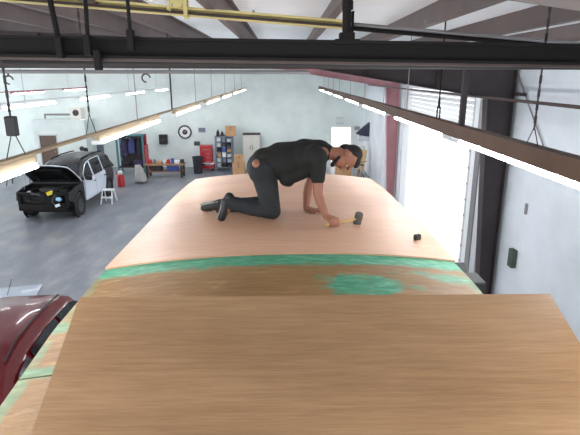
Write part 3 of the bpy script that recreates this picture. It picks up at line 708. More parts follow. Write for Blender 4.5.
# ================================================================== CARS
def car_shape(Lr, Lf, W2, H_, belt, fire, paint, root, front=True, wheel_y=(1.33, -1.33), roofw=.7):
    """body, greenhouse with pillars and panes, wheels; local +Y is the nose"""
    def ring(y, w_, zb, zt_):
        h = [(w_ * .86, zb), (w_ * .97, zb + .1), (w_, zb + (zt_ - zb) * .45), (w_ * .985, zb + (zt_ - zb) * .75), (w_ * .95, zt_ - .04), (w_ * .88, zt_)]
        return [(x, y, z) for x, z in h] + [(-x, y, z) for x, z in h[::-1]]
    st = [(Lr, W2 * .8, .5, belt - .12), (Lr + .06, W2 * .9, .4, belt - .04), (Lr + .3, W2 * .97, .32, belt), (-.6, W2, .28, belt), (.4, W2, .28, belt), (fire, W2 * .99, .28, belt)]
    if front: st += [(fire + .5, W2 * .98, .28, belt - .04), (Lf - .35, W2 * .95, .3, belt - .12), (Lf - .06, W2 * .88, .36, belt - .22), (Lf, W2 * .8, .42, belt - .3)]
    MB().loft([ring(*s_) for s_ in st]).build('body', paint, root, 35)
    gw0, gw1 = W2 * .93, W2 * roofw
    def zt(y):
        pr = [(Lr + .05, belt + .02), (Lr + .3, H_ - .14), (Lr + .5, H_ - .05), (-.9, H_), (-.2, H_), (.25, H_ - .06), (.42, H_ - .13), (fire + .1, belt + .01)]
        for (a_, za), (b_, zb) in zip(pr, pr[1:]):
            if a_ <= y <= b_: return za + (zb - za) * (y - a_) / (b_ - a_)
        return belt
    def wtop(y): return gw0 + (gw1 - gw0) * max(0, (zt(y) - belt)) / (H_ - belt)
    def gring(y):
        z = zt(y); w_ = wtop(y); hh = max(.005, z - belt); e_ = min(.09, hh * .5)
        h = [(gw0, belt - .03), (gw0 + (w_ - gw0) * .5 + .012, belt + hh * .5), (w_ + .005, z - e_), (w_ - .05, z - e_ * .3), (w_ - .16, z - e_ * .05), (w_ * .45, z + .006)]
        return [(x, y, q) for x, q in h] + [(-x, y, q) for x, q in h[::-1]]
    ys = [Lr + .06, Lr + .18, Lr + .3, Lr + .5, -.9, -.55, -.2, .25, .42, .8, fire + .08]
    MB().loft([gring(y) for y in ys]).build('cabin', paint, root, 30)
    def sp(y, f, sx, out=.012):
        z = zt(y) - .09; z = belt + .02 + (z - belt - .02) * f; hh = zt(y) - belt; ff = (z - belt) / max(.05, hh)
        return Vector((sx * (gw0 + (wtop(y) - gw0) * ff + out + .012 * (1 - abs(2 * ff - 1))), y, z))
    for sx in (-1, 1):
        for y0, y1, m0, m1 in ((Lr + .32, -1.08, .5, 1), (-1.0, -.16, 1, 1), (-.06, .82, 1, .55)):
            rows = [[sp(y0 + (y1 - y0) * i / 6, f, sx) for i in range(7)] for f in (.06, .5, .95)]
            t = MB(); R_ = [[t.bm.verts.new(p) for p in r_] for r_ in rows]
            for a_, b_ in zip(R_, R_[1:]):
                for i in range(6): t.bm.faces.new((a_[i], a_[i + 1], b_[i + 1], b_[i]))
            bmesh.ops.solidify(t.bm, geom=t.bm.faces[:], thickness=.006)
            t.build('side_window', 'glass_dark', root, 40)
    def pane(y0, y1, nm):
        t = MB(); pts = []
        for f in (.12, .88):
            y = y0 + (y1 - y0) * f; z = zt(y) + .012; w_ = wtop(y) - .13
            pts.append([(-w_, y, z), (w_, y, z)])
        t.poly([pts[0][0], pts[0][1], pts[1][1], pts[1][0]], (0, 0, .006)); t.build(nm, 'glass_dark', root)
    pane(.42, fire + .1, 'windshield'); pane(Lr + .3, Lr + .05, 'rear_window')
    for wy in wheel_y:
        for sx in (-1, 1):
            t = MB().cyl((sx * (W2 - .22), wy, .36), (sx * (W2 + .005), wy, .36), .35, seg=24); wh = t.build('wheel', 'rubber', root, 40)
            t = MB().cyl((sx * (W2 + .003), wy, .36), (sx * (W2 + .016), wy, .36), .23, .2, 20); t.build('rim', 'engine_grey', wh)
            MB().torus((sx * (W2 - .015), wy, .36), .4, .035, 'X', 24, 6).build('wheel_arch', 'black_plastic', root, True)
    return zt, wtop, sp, gw0
# red car beside the trailer (nose towards the camera end)
red = empty('car', (-3.53, 5.08, 0), 'glossy dark red car parked alongside the trailer', 'car', None, math.pi + .1)
RH = 1.5
zt, wtop, sp, gw0 = car_shape(-2.1, 2.2, .82, RH, .93, 1.15, 'red_paint', red, roofw=.58)
for sx in (-1, 1):
    MB().box((sx * .86, .85, 1.02), (.12, .1, .13), None, .03).build('mirror', 'red_paint', red)
    MB().loft([[(sx * (wtop(y) - .085) + dx, y, zt(y) + .004 + dz) for dx, dz in ((-.012, -.004), (.012, -.004), (.008, .008), (-.008, .008))] for y in (-1.6, -1.3, -.9, -.5, -.2, .2)]).build('roof_strip', 'seal_black', red)
    MB().box((sx * .62, -2.06, .85), (.22, .06, .16), None, .02).build('tail_lamp', 'red_enamel', red)
    MB().box((sx * .6, 2.1, .62), (.3, .1, .12), None, .03).build('headlamp', 'lamp_blue', red)
MB().cyl((.25, -1.55, RH), (.25, -1.75, RH + .16), .004, seg=6).build('antenna', 'seal_black', red)
# wrecked black SUV, bonnet up, front stripped
suv = empty('car', (-7.62, 17.75, 0), 'stripped black SUV with raised bonnet and bare white doors', 'car', None, math.pi)
zt, wtop, sp, gw0 = car_shape(-2.3, 2.3, .86, 1.72, 1.06, 1.15, 'black_paint', suv, front=False, wheel_y=(1.5, -1.35))
for sx in (-1, 1):
    # fender
    pts = [(sx * .86, 1.15, .35), (sx * .86, 1.15, 1.04), (sx * .86, 1.7, 1.02), (sx * .83, 2.15, .95), (sx * .88, 2.22, .72), (sx * .83, 2.0, .62)]
    arc = [(sx * .86, 1.5 + .42 * math.cos(a_), .4 + .42 * math.sin(a_)) for a_ in [math.pi * q / 8 for q in range(0, 9)]]
    MB().poly([(sx * .85, 1.06, .45), (sx * .85, 1.06, 1.05), (sx * .85, 1.75, 1.03), (sx * .85, 2.18, .95), (sx * .85, 2.24, .7), (sx * .85, 1.95, .55)] + [(sx * .85, 1.5 + .43 * math.cos(a_), .42 + .43 * math.sin(a_)) for a_ in [math.pi * (.1 + .8 * q / 8) for q in range(9)]], (-sx * .04, 0, 0)).build('fender', 'black_paint', suv)
    # white doors
    for nm, y0, y1 in (('front_door', .0, 1.02), ('rear_door', -1.04, -.03)):
        yb = -.9 if y0 < -.5 else y0
        d_ = MB().poly([(sx * .855, yb, .4), (sx * .855, y1, .4), (sx * .86, y1, 1.0), (sx * .83, y1, 1.09), (sx * .83, y0, 1.09), (sx * .86, y0, .95), (sx * .86, y0, .8)], (sx * .03, 0, 0)).build(nm, 'white_paint', suv)
        MB().box((sx * .902, y0 + .14, .93), (.025, .16, .035), None, .006).build('handle', 'black_plastic', d_)
        # window surround
        t = MB(); ya, yb2 = (y0 + .02, min(y1, .8))
        tops = [sp(ya + (yb2 - ya) * i / 5, 1.0, sx, .018) for i in range(6)]
        for a_, b_ in zip(tops, tops[1:]): t.cyl(a_, b_, .016, seg=6)
        t.cyl(sp(ya, 0, sx, .018), tops[0], .02, seg=6); t.cyl(sp(yb2, 0, sx, .018), tops[-1], .014, seg=6); t.build('window_frame', 'white_paint', d_)
    mr = MB().box((sx * .97, .8, 1.14), (.2, .1, .15), None, .03).build('mirror', 'black_plastic', suv)
    MB().loft([[(sx * (wtop(y) - .1) + dx, y, zt(y) + .03 + dz) for dx, dz in ((-.02, -.02), (.02, -.02), (.015, .02), (-.015, .02))] for y in (-1.75, -1.3, -.6, 0, .2)]).build('roof_rail', 'steel_black', suv)
MB().b2((-.83, 1.1, .3), (.83, 1.16, 1.05)).build('firewall', 'steel_black', suv)
MB().b2((-.7, 1.16, .28), (.7, 2.1, .42)).build('subframe', 'steel_black', suv)
t = MB(); t.b2((-.8, 2.16, .86), (.8, 2.24, .95), .01); t.b2((-.8, 2.16, .4), (-.7, 2.24, .9)); t.b2((.7, 2.16, .4), (.8, 2.24, .9)); t.b2((-.8, 2.16, .36), (.8, 2.24, .46)); t.build('radiator_support', 'steel_black', suv)
MB().b2((-.2, 2.1, .46), (.55, 2.14, .8)).build('radiator', 'rubber', suv)
MB().tube([(.6, 2.2, .9), (.5, 2.28, .7), (.1, 2.3, .66), (-.1, 2.26, .86)], .018).build('wiring', 'rubber', suv); MB().tube([(-.4, 2.24, .9), (-.3, 2.3, .68), (-.45, 2.3, .46)], .022).build('wiring', 'engine_grey', suv)
MB().box((.2, 2.25, .9), (.3, .06, .07), RotY(-.12), .01).build('latch_plate', 'engine_grey', suv)
MB().loft([[(x, 2.3 - .12 * (x / .85) ** 2 + dy, z) for dy, z in ((0, .42), (.06, .44), (.06, .58), (0, .6))] for x in (-.78, -.5, 0, .5, .78)]).build('bumper_beam', 'steel_black', suv)
eng = MB(); eng.box((0, 1.62, .66), (.62, .6, .45), None, .04); eng.box((.1, 1.55, .92), (.5, .36, .1), None, .03)
for i in range(4): eng.cyl((-.28 + .18 * i, 1.85, .8), (-.28 + .18 * i, 2.0, .62), .035)
eng.build('engine', 'engine_grey', suv)
t = MB().tube([(-.5, 1.3, .95), (-.4, 1.7, 1.0), (-.1, 2.0, .9)], .035); t.build('hose', 'rubber', suv); MB().tube([(.45, 1.25, .9), (.55, 1.8, .95), (.4, 2.1, .75)], .03).build('hose', 'rubber', suv)
MB().box((-.52, 1.85, .88), (.24, .2, .2), None, .01).build('battery', 'black_plastic', suv)
MB().box((-.22, 2.2, .93), (.18, .12, .12), RotY(.3), .02).build('fluid_cap', 'yellow_cap', suv)
MB().ball((-.5, 2.26, .74), (.1, .05, .07)).build('headlamp', 'lamp_blue', suv, True)
MB().box((-.48, 2.34, .56), (.16, .03, .09), RotY(.35), .01).build('lamp_bracket', 'white_paint', suv)
MB().b2((.42, 2.1, .62), (.74, 2.16, .84), .02).build('headlamp_socket', 'rubber', suv)
# raised bonnet: curved panel hinged at the firewall
ang = math.radians(38); rows = []
for i in range(7):
    f = i / 6; yy = 1.12 + 1.08 * f * math.cos(ang) ; zz = 1.1 + 1.08 * f * math.sin(ang) - .05 * f * f
    wd = .83 - .07 * f ** 3
    rows.append([(wd * s_ / 4, yy + .03 * (1 - (s_ / 4) ** 2) * -1, zz + .05 * (1 - (s_ / 4) ** 2)) for s_ in range(-4, 5)])
t = MB(); R_ = [[t.bm.verts.new(p) for p in r_] for r_ in rows]
for a_, b_ in zip(R_, R_[1:]):
    for i in range(8): t.bm.faces.new((a_[i], a_[i + 1], b_[i + 1], b_[i]))
bmesh.ops.solidify(t.bm, geom=t.bm.faces[:], thickness=.03)
hood = t.build('bonnet', 'black_paint', suv, 40)
t = MB(); rim_ = [r_[0] for r_ in rows] + rows[-1][1:-1] + [r_[-1] for r_ in rows[::-1]]
for a_, b_ in zip(rim_, rim_[1:]): t.cyl(a_, b_, .018, seg=6)
t.build('bonnet_edge', 'white_paint', hood)
t = MB(); t.tube([(-.5, 1.2, 1.12), (-.45, 1.85, 1.6), (.45, 1.85, 1.6), (.5, 1.2, 1.12)], .03, 6); t.build('bonnet_brace', 'steel_black', hood)
MB().cyl((.7, 1.95, 1.0), (.62, 1.85, 1.58), .01, seg=6).build('prop_rod', 'steel_grey', suv)
# white body panel lying beyond the red car
p = atz(-4, 299, 0)
pn = empty('body_panel', (p.x - .1, p.y, 0), 'white painted body panel lying on the floor by the red car', 'car panel', None, .25)
rows = [[(-.9 + 1.8 * i / 8, -.5 + 1.0 * j / 5, .03 + .07 * (1 - (abs(i - 4) / 4) ** 2) * (1 - (abs(j - 2.5) / 2.5) ** 3)) for i in range(9)] for j in range(6)]
t = MB(); R_ = [[t.bm.verts.new(q) for q in r_] for r_ in rows]
for a_, b_ in zip(R_, R_[1:]):
    for i in range(8): t.bm.faces.new((a_[i], a_[i + 1], b_[i + 1], b_[i]))
bmesh.ops.solidify(t.bm, geom=t.bm.faces[:], thickness=.025); t.build('skin_panel', 'white_paint', pn, 50)
MB().cyl((-.5, .46, .03), (-.5, .5, .26), .006, seg=6).build('prop', 'steel_grey', pn)

# ================================================================== BACK OF THE WORKSHOP
def wallpos(u, v, y=YB): return aty(u, v, y)
# clock
p = wallpos(185, 132); ck = empty('wall_clock', (p.x, YB, p.z), 'round black rimmed white clock on the back wall', 'clock')
Rc = .31
MB().torus((0, -.03, 0), Rc, .035, 'Y', 32, 8).build('rim', 'black_plastic', ck, True)
MB().cyl((0, 0, 0), (0, -.03, 0), Rc, seg=32).build('face', 'white_enamel', ck)
MB().cyl((0, -.03, 0), (0, -.04, 0), .13, seg=24).build('centre_disc', 'steel_dark_and_shaded', ck)
t = MB()
for i in range(12): a_ = i * math.pi / 6; t.box((.25 * math.sin(a_), -.034, .25 * math.cos(a_)), (.014, .008, .05), RotY(a_))
t.build('hour_mark', 'black_plastic', ck); MB().box((.04, -.045, .07), (.015, .008, .2), RotY(.5)).box((-.06, -.045, .03), (.015, .008, .15), RotY(-1.1)).build('hand', 'steel_light', ck)
# wall speaker
p = wallpos(164, 139); sp_ = empty('wall_speaker', (p.x, YB, p.z), 'black box speaker on the back wall by the clock', 'speaker')
MB().b2((-.2, -.24, -.24), (.2, -.04, .24), .02).build('cabinet', 'black_plastic', sp_); MB().cyl((0, -.24, -.06), (0, -.255, -.06), .14, .12, 20).build('cone', 'steel_dark_and_shaded', sp_); MB().b2((-.05, -.05, -.05), (.05, 0, .05)).build('mount', 'steel_dark_and_shaded', sp_)
for (u, v, w_, h_, m, nm, lb, ct) in [(202, 130, .34, .22, 'rack_grey', 'notice_sign', 'small grey notice sign above the red tool chest', 'sign'), (197, 143.5, .3, .22, 'green_box', 'notice_sign', 'small dark green notice sign beside the red tool chest', 'sign'),
        (340, 120.5, .36, .3, 'paper', 'notice_sign', 'pale paper notice over the bright open doorway', 'sign'), (99, 149, .5, .45, 'rack_grey', 'notice_board', 'grey notice board on the wall above the SUV', 'board')]:
    p = wallpos(u, v); e = empty(nm, (p.x, YB, p.z), lb, ct)
    MB().b2((-w_ / 2, -.025, -h_ / 2), (w_ / 2, 0, h_ / 2)).build('panel', m, e); t = MB(); 
    t.b2((-w_ / 2, -.032, h_ / 2 - .02), (w_ / 2, -.02, h_ / 2)); t.b2((-w_ / 2, -.032, -h_ / 2), (w_ / 2, -.02, -h_ / 2 + .02)); t.build('rim', 'steel_grey', e)
p = wallpos(85, 149, 24.2); e = empty('wall_horn', (p.x, 24.19, p.z), 'small black twin alarm horn on the office wall', 'alarm horn'); t = MB()
t.cyl((-.08, -.16, .04), (-.08, 0, .0), .12, .05); t.cyl((.1, -.16, -.02), (.1, 0, .0), .12, .05); t.build('horn', 'black_plastic', e)
p = wallpos(31, 143, 24.2); e = tag(MB().box((0, 0, 0), (.14, .06, .3), None, .01).build('wall_switch', 'steel_dark_and_shaded', None, False, (p.x - .25 if p.x < ox0 else p.x, 24.17 if p.x > ox0 else YB - .03, p.z)), 'dark switch box beside the brown office door', 'switch')
# duct above the office
p = wallpos(78, 115, 24.8); e = empty('air_unit', (p.x, 24.8, oz + .055), 'boxy pale air unit with pipe on the office roof', 'air unit')
MB().b2((-.3, -.25, .0), (.25, .25, .55), .03).build('housing', 'beige_metal', e); MB().tube([(-.3, 0, .2), (-1.6, 0, .2), (-1.6, 0, .02)], .05).build('pipe', 'steel_grey', e); MB().cyl((.0, -.25, .3), (0, -.27, .3), .15, seg=16).build('grille', 'steel_dark_and_shaded', e)

# teal/red rack with hanging work clothes
xa, xb = aty(117, 150, 23.6).x, aty(143, 150, 23.6).x; zt_ = aty(130, 135, 23.6).z
rk = empty('clothes_rack', ((xa + xb) / 2, 23.9, 0), 'tall open rack with teal and red posts holding dark work clothes', 'rack'); hw = (xb - xa) / 2
for sx, m in ((-1, 'teal_paint'), (1, 'red_enamel')):
    MB().b2((sx * hw - .04, -.3, 0), (sx * hw + .04, -.22, zt_)).build('post', 'teal_paint', rk); MB().b2((sx * hw - .04, .22, 0), (sx * hw + .04, .3, zt_)).build('post', m, rk)
MB().b2((hw + .045, -.3, .2), (hw + .09, .3, zt_ - .5)).build('side_panel', 'red_enamel', rk)
MB().b2((-hw, -.3, zt_ - .06), (hw, .3, zt_)).build('top_shelf', 'teal_paint', rk); MB().b2((-hw, -.3, .3), (hw, .3, .35)).build('shelf', 'steel_dark_and_shaded', rk)
MB().b2((-hw, .27, .35), (hw, .3, zt_ - .06)).build('back_panel', 'steel_dark_and_shaded', rk); MB().cyl((-hw, 0, zt_ - .18), (hw, 0, zt_ - .18), .018).build('rail', 'chrome', rk)
def garment(x, w_, z0, z1, m, lb):
    cx = rk.location.x + x; e = []
    rows = []
    for k_ in range(9):
        f = k_ / 8; z = z1 + (z0 - z1) * f; ww = w_ * (.35 + .65 * min(1, f * 3)) * (1 + .06 * math.sin(k_ * 2.1)); dd = .1 * (.5 + .5 * min(1, f * 4))
        rows.append([(ww * .5 * math.cos(a_) * (1 + .08 * math.sin(5 * a_ + k_)), -dd * math.sin(a_) * (1 + .25 * math.sin(6 * a_)), z) for a_ in [2 * math.pi * q / 14 for q in range(14)]])
    o = MB().loft(rows[::-1]); o = o.build('work_jacket', m, None, True, (cx, 23.9, 0)); tag(o, lb, 'jacket')
garment(-.38, .34, .8, zt_ - .2, 'cloth_purple', 'purple grey jacket hanging in the teal rack'); garment(.0, .34, .95, zt_ - .2, 'denim_blue', 'blue work jacket hanging in the teal rack'); garment(.38, .3, .8, zt_ - .2, 'cloth_dark', 'black jacket hanging in the teal rack')
for dx, m, lb in ((-.3, 'cloth_dark', 'black duffel bag on the low shelf of the teal rack'), (.3, 'cloth_purple', 'purple sack on the low shelf of the teal rack')):
    tag(blob('duffel_bag', [('c', (rk.location.x + dx - .12, 23.85, .5), .14, (rk.location.x + dx + .12, 23.85, .49), .135)], m, None, .03, 2), lb, 'bag')
# grey cloth over a stool
p = aty(139, 181, 21.6); e = empty('covered_stool', (p.x, 21.6, 0), 'stool draped in pale grey cloth in front of the workbench', 'stool')
rows = []
for k_ in range(8):
    f = k_ / 7; z = .72 * (1 - f) + .06; r = .12 + .12 * min(1, f * 1.4)
    rows.append([((r + .03 * f * math.sin(5 * a_)) * math.cos(a_) + .1 * f, (r + .03 * f * math.sin(5 * a_)) * math.sin(a_), z) for a_ in [2 * math.pi * q / 20 for q in range(20)]])
MB().loft(rows[::-1]).build('cloth', 'cloth_grey', e, True)
t = MB()
for a_ in (.8, 2.4, 4, 5.5): t.cyl((.14 * math.cos(a_) + .06, .14 * math.sin(a_), 0), (.1 * math.cos(a_), .1 * math.sin(a_), .6), .015)
t.build('leg', 'steel_dark_and_shaded', e)
# workbench and its clutter
yb_ = 22.6; xa, xb = aty(144, 165, yb_).x, aty(183, 165, yb_).x; zb = aty(160, 164.5, yb_).z
wb = empty('workbench', ((xa + xb) / 2, yb_ + .35, 0), 'wooden workbench cluttered with tools below the clock', 'workbench'); hw = (xb - xa) / 2
MB().b2((-hw, -.35, zb - .06), (hw, .35, zb)).build('benchtop', 'wood_bench', wb)
for sx in (-1, 1):
    for sy in (-1, 1): MB().b2((sx * (hw - .1) - .045, sy * .28 - .045, 0), (sx * (hw - .1) + .045, sy * .28 + .045, zb - .06)).build('leg', 'steel_dark_and_shaded', wb)
MB().b2((-hw + .1, -.28, .25), (hw - .1, .28, .29)).build('shelf', 'wood_bench', wb)
items = [(-.75, .2, .16, 'red_enamel', 'red toolbox'), (-.5, .12, .2, 'rack_grey', 'grey can'), (-.28, .22, .1, 'cardboard', 'cardboard tray'), (-.02, .1, .18, 'white_enamel', 'white bottle'), (.18, .16, .2, 'red_enamel', 'red canister'), (.38, .12, .22, 'blue_bin', 'blue bin'), (.6, .2, .12, 'white_enamel', 'white box'), (.86, .18, .2, 'steel_dark_and_shaded', 'dark vise')]
for x, w_, h_, m, lb in items:
    xx = wb.location.x + x * hw / .95
    nm = lb.replace(' ', '_').split('_', 1)[1]
    t = MB()
    if nm in ('can', 'bottle', 'canister'): t.lathe([(w_ / 2, 0), (w_ / 2, h_ * .75), (w_ * .25, h_ * .9), (w_ * .2, h_)], seg=12)
    elif nm == 'vise': t.box((0, 0, .04), (.14, .14, .08), None, .01); t.box((0, -.08, .13), (.16, .05, .12), None, .01); t.box((0, .03, .13), (.16, .05, .12), None, .01); t.cyl((0, -.2, .12), (0, .1, .12), .015)
    else:
        t.b2((-w_ / 2, -w_ / 2, 0), (w_ / 2, w_ / 2, h_), .012)
        if nm == 'toolbox': t.cyl((-w_ * .3, 0, h_ + .04), (w_ * .3, 0, h_ + .04), .012); t.cyl((-w_ * .3, 0, h_), (-w_ * .3, 0, h_ + .04), .01); t.cyl((w_ * .3, 0, h_), (w_ * .3, 0, h_ + .04), .01)
        else: t.b2((-w_ / 2 - .01, -w_ / 2 - .01, h_ - .03), (w_ / 2 + .01, w_ / 2 + .01, h_ + .005))
    tag(t.build(nm, m, None, 40, (xx, yb_ + .3, zb)), lb + ' standing on the wooden workbench', nm)
for x, m, lb in ((-.4, 'steel_dark_and_shaded', 'dark crate under the workbench'), (.35, 'blue_bin', 'blue crate under the workbench')):
    t = MB().b2((-.25, -.2, 0), (.25, .2, .28), .015); t.b2((-.27, -.22, .25), (.27, .22, .29))
    tag(t.build('crate', m, None, False, (wb.location.x + x, yb_ + .35, .29)), lb, 'crate')
# red gas cylinder
p = aty(121, 183, 20.9); e = empty('gas_can', (p.x, 20.9, 0), 'red canister with pale top on the floor behind the SUV', 'canister')
MB().lathe([(.13, 0), (.16, .03), (.16, .42), (.13, .48), (.06, .5)], seg=16).build('body', 'red_enamel', e, 40); MB().lathe([(.06, .5), (.1, .53), (.1, .62), (.06, .66), (.03, .68)], seg=14).build('funnel', 'white_enamel', e, 40); MB().tube([(-.13, 0, .45), (-.15, 0, .6), (-.09, 0, .62)], .02).build('handle', 'red_enamel', e)
# white step stool
p = atz(108.5, 203, 0); e = empty('step_stool', (p.x, p.y + .1, 0), 'white two-step stool beside the bare white car doors', 'stool')
MB().b2((-.2, -.14, .46), (.2, .14, .5), .01).build('top_step', 'white_enamel', e); MB().b2((-.2, -.3, .22), (.2, -.14, .25), .01).build('lower_step', 'white_enamel', e)
for sx in (-1, 1):
    MB().cyl((sx * .2, -.32, 0), (sx * .17, -.1, .47), .022, seg=8).build('leg', 'white_enamel', e); MB().cyl((sx * .2, .25, 0), (sx * .17, .1, .47), .022, seg=8).build('leg', 'white_enamel', e)
# red tool chest on cabinet
yt = 24.3; xa, xb = aty(198.5, 160, yt).x, aty(213.5, 160, yt).x; z1 = aty(207, 146, yt).z; z2 = aty(207, 163.5, yt).z
tc = empty('tool_chest', ((xa + xb) / 2, yt + .3, 0), 'red rolling tool chest against the back wall', 'tool chest'); hw = (xb - xa) / 2
lower = MB().b2((-hw, -.3, .12), (hw, .25, z2 - .04), .01).build('cabinet', 'red_enamel', tc)
uppr = MB().b2((-hw * .8, -.25, z2 + .02), (hw * .8, .2, z1), .01).build('top_chest', 'red_enamel', tc)
MB().b2((-hw - .02, -.33, z2 - .04), (hw + .02, .27, z2 + .02)).build('worktop', 'white_enamel', tc)
nn = 4
for i in range(nn):
    z = .2 + (z2 - .3) * i / nn; d_ = MB().b2((-hw + .04, -.32, z), (hw - .04, -.3, z + (z2 - .3) / nn - .03)).build('drawer', 'red_enamel', tc); MB().b2((-hw * .6, -.345, z + .1), (hw * .6, -.32, z + .13)).build('handle', 'chrome', d_)
for i in range(4):
    z = z2 + .05 + (z1 - z2 - .1) * i / 4; d_ = MB().b2((-hw * .76, -.27, z), (hw * .76, -.25, z + (z1 - z2 - .1) / 4 - .02)).build('drawer', 'red_enamel', tc); MB().b2((-hw * .5, -.29, z + .04), (hw * .5, -.27, z + .065)).build('handle', 'chrome', d_)
for sx in (-1, 1): MB().cyl((sx * hw * .8 - .02, -.2, .06), (sx * hw * .8 + .02, -.2, .06), .06).build('caster', 'rubber', tc); MB().cyl((sx * hw * .8 - .02, .15, .06), (sx * hw * .8 + .02, .15, .06), .06).build('caster', 'rubber', tc)
# black bin
p = aty(197.5, 172, 23.6); t = MB().lathe([(.2, 0), (.25, .75), (.27, .76), (.27, .8), (.22, .8), (.18, .05)], seg=14); tag(t.build('waste_bin', 'cloth_dark', None, 40, (p.x, 23.8, 0)), 'dark round bin beside the red tool chest', 'bin')
# shelving rack with stored things
ys = 24.4; xa, xb = aty(215.5, 150, ys).x, aty(232, 150, ys).x; z1 = aty(224, 136, ys).z
sr = empty('shelf_rack', ((xa + xb) / 2, ys + .3, 0), 'tall blue grey metal shelf rack packed with parts', 'shelf'); hw = (xb - xa) / 2
for sx in (-1, 1):
    for sy in (-1, 1): MB().b2((sx * hw - .025, sy * .25 - .025, 0), (sx * hw + .025, sy * .25 + .025, z1)).build('post', 'rack_grey', sr)
MB().b2((-hw, .26, .1), (hw, .275, z1)).build('back_panel', 'rack_grey', sr)
sz = [.15 + (z1 - .2) * i / 6 for i in range(7)]
for i, z in enumerate(sz): MB().b2((-hw, -.27, z), (hw, .26, z + .025)).build('shelf', 'rack_grey', sr)
cl = ['steel_light', 'blue_bin', 'paper', 'steel_dark_and_shaded', 'cardboard', 'rack_grey', 'cloth_dark', 'white_enamel']
cn = ['pale', 'blue', 'white', 'dark', 'cardboard', 'grey', 'black', 'white enamel']
ordn = ['lowest', 'second', 'third', 'fourth', 'fifth', 'topmost']
k_ = 0
for i, z in enumerate(sz[:-1]):
    for j in range(3):
        m = (k_ * 3 + i) % 8; k_ += 1
        h_ = .14 + .05 * ((k_ * 7) % 3); x = -hw * .62 + hw * .62 * j
        t = MB().b2((-.09, -.13, 0), (.09, .13, h_), .008); t.b2((-.096, -.136, h_ - .035), (.096, .136, h_ + .004))
        tag(t.build('storage_box', cl[m], None, False, (sr.location.x + x, ys + .2, z + .026)), '%s storage box on the %s level of the blue grey rack' % (cn[m], ordn[i]), 'box', 'boxes on the blue grey rack')
for x, m, h_, lb in ((-.28, 'cloth_dark', .3, 'black spray bottle on top of the blue grey rack'), (-.08, 'steel_dark_and_shaded', .22, 'dark grey paint tin on top of the blue grey rack')):
    tag(MB().lathe([(.08, 0), (.08, h_ * .6), (.04, h_ * .75), (.035, h_)], seg=12).build('bottle', m, None, 40, (sr.location.x + x, ys + .2, z1 - .02)), lb, 'bottle')
def carton(u, v, y, z, w_, d_, h_, lb, rz=0):
    p = aty(u, v, y); e = empty('cardboard_box', (p.x, y, z), lb, 'box', None, rz)
    MB().b2((-w_ / 2, -d_ / 2, 0), (w_ / 2, d_ / 2, h_), .006).build('carton', 'cardboard', e); MB().b2((-.03, -d_ / 2 - .002, h_ * .6), (.03, d_ / 2 + .002, h_ + .003)).build('tape', 'wood_bench', e)
carton(230.5, 128, ys + .3, z1 - .02, .5, .4, .46, 'brown cardboard box on top of the blue grey rack', .1)
carton(239, 172, 23.4, 0, .55, .45, .6, 'brown cardboard box on the floor beside the blue grey rack')
carton(239, 168, 23.4, .605, .4, .4, .34, 'smaller cardboard box stacked on another beside the rack', .3)
# beige cabinet
yc_ = 24.7; xa, xb = aty(243, 150, yc_).x, aty(260, 150, yc_).x; z1 = aty(250, 135, yc_).z
bc = empty('locker_cabinet', ((xa + xb) / 2, yc_ + .3, 0), 'tall beige double door metal cabinet behind the kneeling man', 'cabinet'); hw = (xb - xa) / 2
MB().b2((-hw, -.27, 0), (hw, .3, z1), .01).build('body', 'beige_metal', bc)
for sx in (-1, 1):
    d_ = MB().b2((min(0, sx * hw) + .02, -.295, .08), (max(0, sx * hw) - .02, -.27, z1 - .08)).build('door', 'beige_metal', bc); MB().b2((sx * .06 - .012, -.32, 1.0), (sx * .06 + .012, -.295, 1.2)).build('handle', 'steel_dark_and_shaded', d_)
MB().b2((-hw - .01, -.3, z1), (hw + .01, .3, z1 + .05)).build('top_trim', 'steel_dark_and_shaded', bc)
# fan-shaped dark lamp on bracket by the corner
p = aty(365, 131, 23.5); e = empty('wall_heater', (p.x, 23.5, p.z), 'dark hooded heater on a bracket near the bright doorway', 'heater')
mat('hood_navy', (44, 48, 70), .6)
t = MB().poly([(-.42, -.2, -.12), (.32, -.2, -.3), (.42, -.2, .5), (.3, -.2, .5)], (0, .4, 0)); t.build('hood', 'hood_navy', e)
MB().b2((-.3, -.2, -.42), (.25, .2, -.2), .03).build('grille_box', 'steel_light', e); MB().b2((.4, -.05, 0), (XR - p.x, .05, .1)).build('bracket', 'steel_grey', e); MB().b2((-.5, -.12, .05), (-.25, .12, .22), .02).build('motor', 'steel_grey', e)
# clutter in the back right corner
def leaning(u0, v0, u1, v1, y, w_, th, m, nm, lb, ct):
    a_, b_ = aty(u0, v0, y), aty(u1, v1, y + .25); d_ = (b_ - a_); a_ = a_ + d_ * (-a_.z / d_.z) if True else a_
    c_ = (a_ + b_) / 2; e = MB(); dn = (b_ - a_).normalized(); sx_ = Vector((0, 1, 0)).cross(dn).normalized(); fy = dn.cross(sx_)
    R_ = Matrix((sx_, fy, dn)).transposed(); e.box((0, 0, 0), (w_, th, (b_ - a_).length), R_, .004); tag(e.build(nm, m, None, False, c_), lb, ct)
leaning(360, 172, 364, 150, 22.2, .3, .04, 'lumber', 'leaning_board', 'pale wooden board leaning near the back right corner', 'board')
leaning(381.5, 190, 385, 160, 18.2, .1, .1, 'white_enamel', 'leaning_post', 'white post leaning beside the pink steel column', 'post')
p = aty(357, 160, 23); e = empty('display_stand', (p.x, 22.8, 0), 'white storage stand beside the bright doorway', 'stand')
for z in (.4, .9, 1.4): MB().b2((-.28, -.2, z), (.28, .2, z + .04)).build('shelf', 'white_wood', e)
for sx in (-1, 1): MB().b2((sx * .28 - .02, -.2, 0), (sx * .28 + .02, .2, 1.6)).build('side_panel', 'white_wood', e)
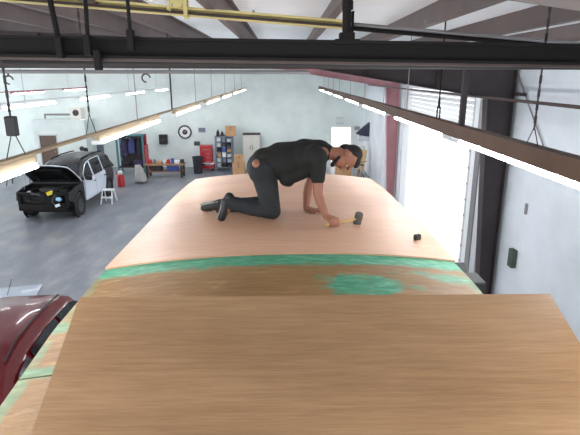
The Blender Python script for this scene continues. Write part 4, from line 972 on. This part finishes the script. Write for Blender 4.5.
p = aty(376, 165, 20.5); e = empty('bicycle', (3.25, 20.6, 0), 'grey bicycle parked against the block wall near the corner', 'bicycle', None, math.pi / 2)
for x in (-.5, .5): 
    MB().torus((x, 0, .33), .31, .022, 'Y', 28, 6).build('tyre', 'rubber', e, True)
    t = MB()
    for q in range(8): a_ = q * math.pi / 8; t.cyl((x - .3 * math.cos(a_), 0, .33 - .3 * math.sin(a_)), (x + .3 * math.cos(a_), 0, .33 + .3 * math.sin(a_)), .004, seg=5)
    t.build('spoke', 'steel_light', e)
t = MB().tube([(-.5, 0, .33), (-.15, 0, .85), (.35, 0, .8), (0, 0, .33), (-.5, 0, .33)], .018); t.cyl((0, 0, .33), (-.2, 0, .95), .016); t.cyl((.5, 0, .33), (.32, 0, 1.0), .018); t.build('bicycle_frame', 'steel_grey', e)
MB().box((-.21, 0, .97), (.24, .13, .05), None, .02).build('saddle', 'black_plastic', e); MB().tube([(.36, -.28, 1.02), (.32, -.1, 1.0), (.32, .1, 1.0), (.36, .28, 1.02)], .014).build('handlebar', 'steel_dark_and_shaded', e)
carton(343, 172, 21.8, 0, .7, .5, .75, 'large cardboard box on the floor in the back right corner', 0)
# stools and trestle left of the SUV
def stool(u, v, y, lb, h_=.75):
    p = aty(u, v, y); e = empty('shop_stool', (p.x, y, 0), lb, 'stool', None, .3)
    MB().cyl((0, 0, h_ - .04), (0, 0, h_), .19, seg=18).build('seat', 'black_plastic', e)
    for i in range(4):
        a_ = math.pi / 4 + i * math.pi / 2; MB().cyl((.22 * math.cos(a_), .22 * math.sin(a_), 0), (.14 * math.cos(a_), .14 * math.sin(a_), h_ - .04), .014, seg=8).build('leg', 'steel_dark_and_shaded', e)
    MB().torus((0, 0, .25), .19, .01, 'Z', 20, 6).build('foot_ring', 'steel_dark_and_shaded', e)
stool(9, 175, 22.3, 'round black metal stool between the trestle and the office')
p = aty(20, 175, 21.2); e = empty('trestle', (p.x, 21.2, 0), 'dark metal trestle standing beside the stripped SUV', 'trestle')
MB().b2((-.55, -.05, .85), (.55, .05, .92)).build('top_bar', 'steel_dark_and_shaded', e)
for sx in (-1, 1):
    for sy in (-1, 1): MB().cyl((sx * .5, sy * .25, 0), (sx * .42, sy * .02, .87), .02, seg=8).build('leg', 'steel_dark_and_shaded', e)
    MB().cyl((sx * .47, -.15, .4), (sx * .47, .15, .4), .014, seg=8).build('cross_brace', 'steel_dark_and_shaded', e)
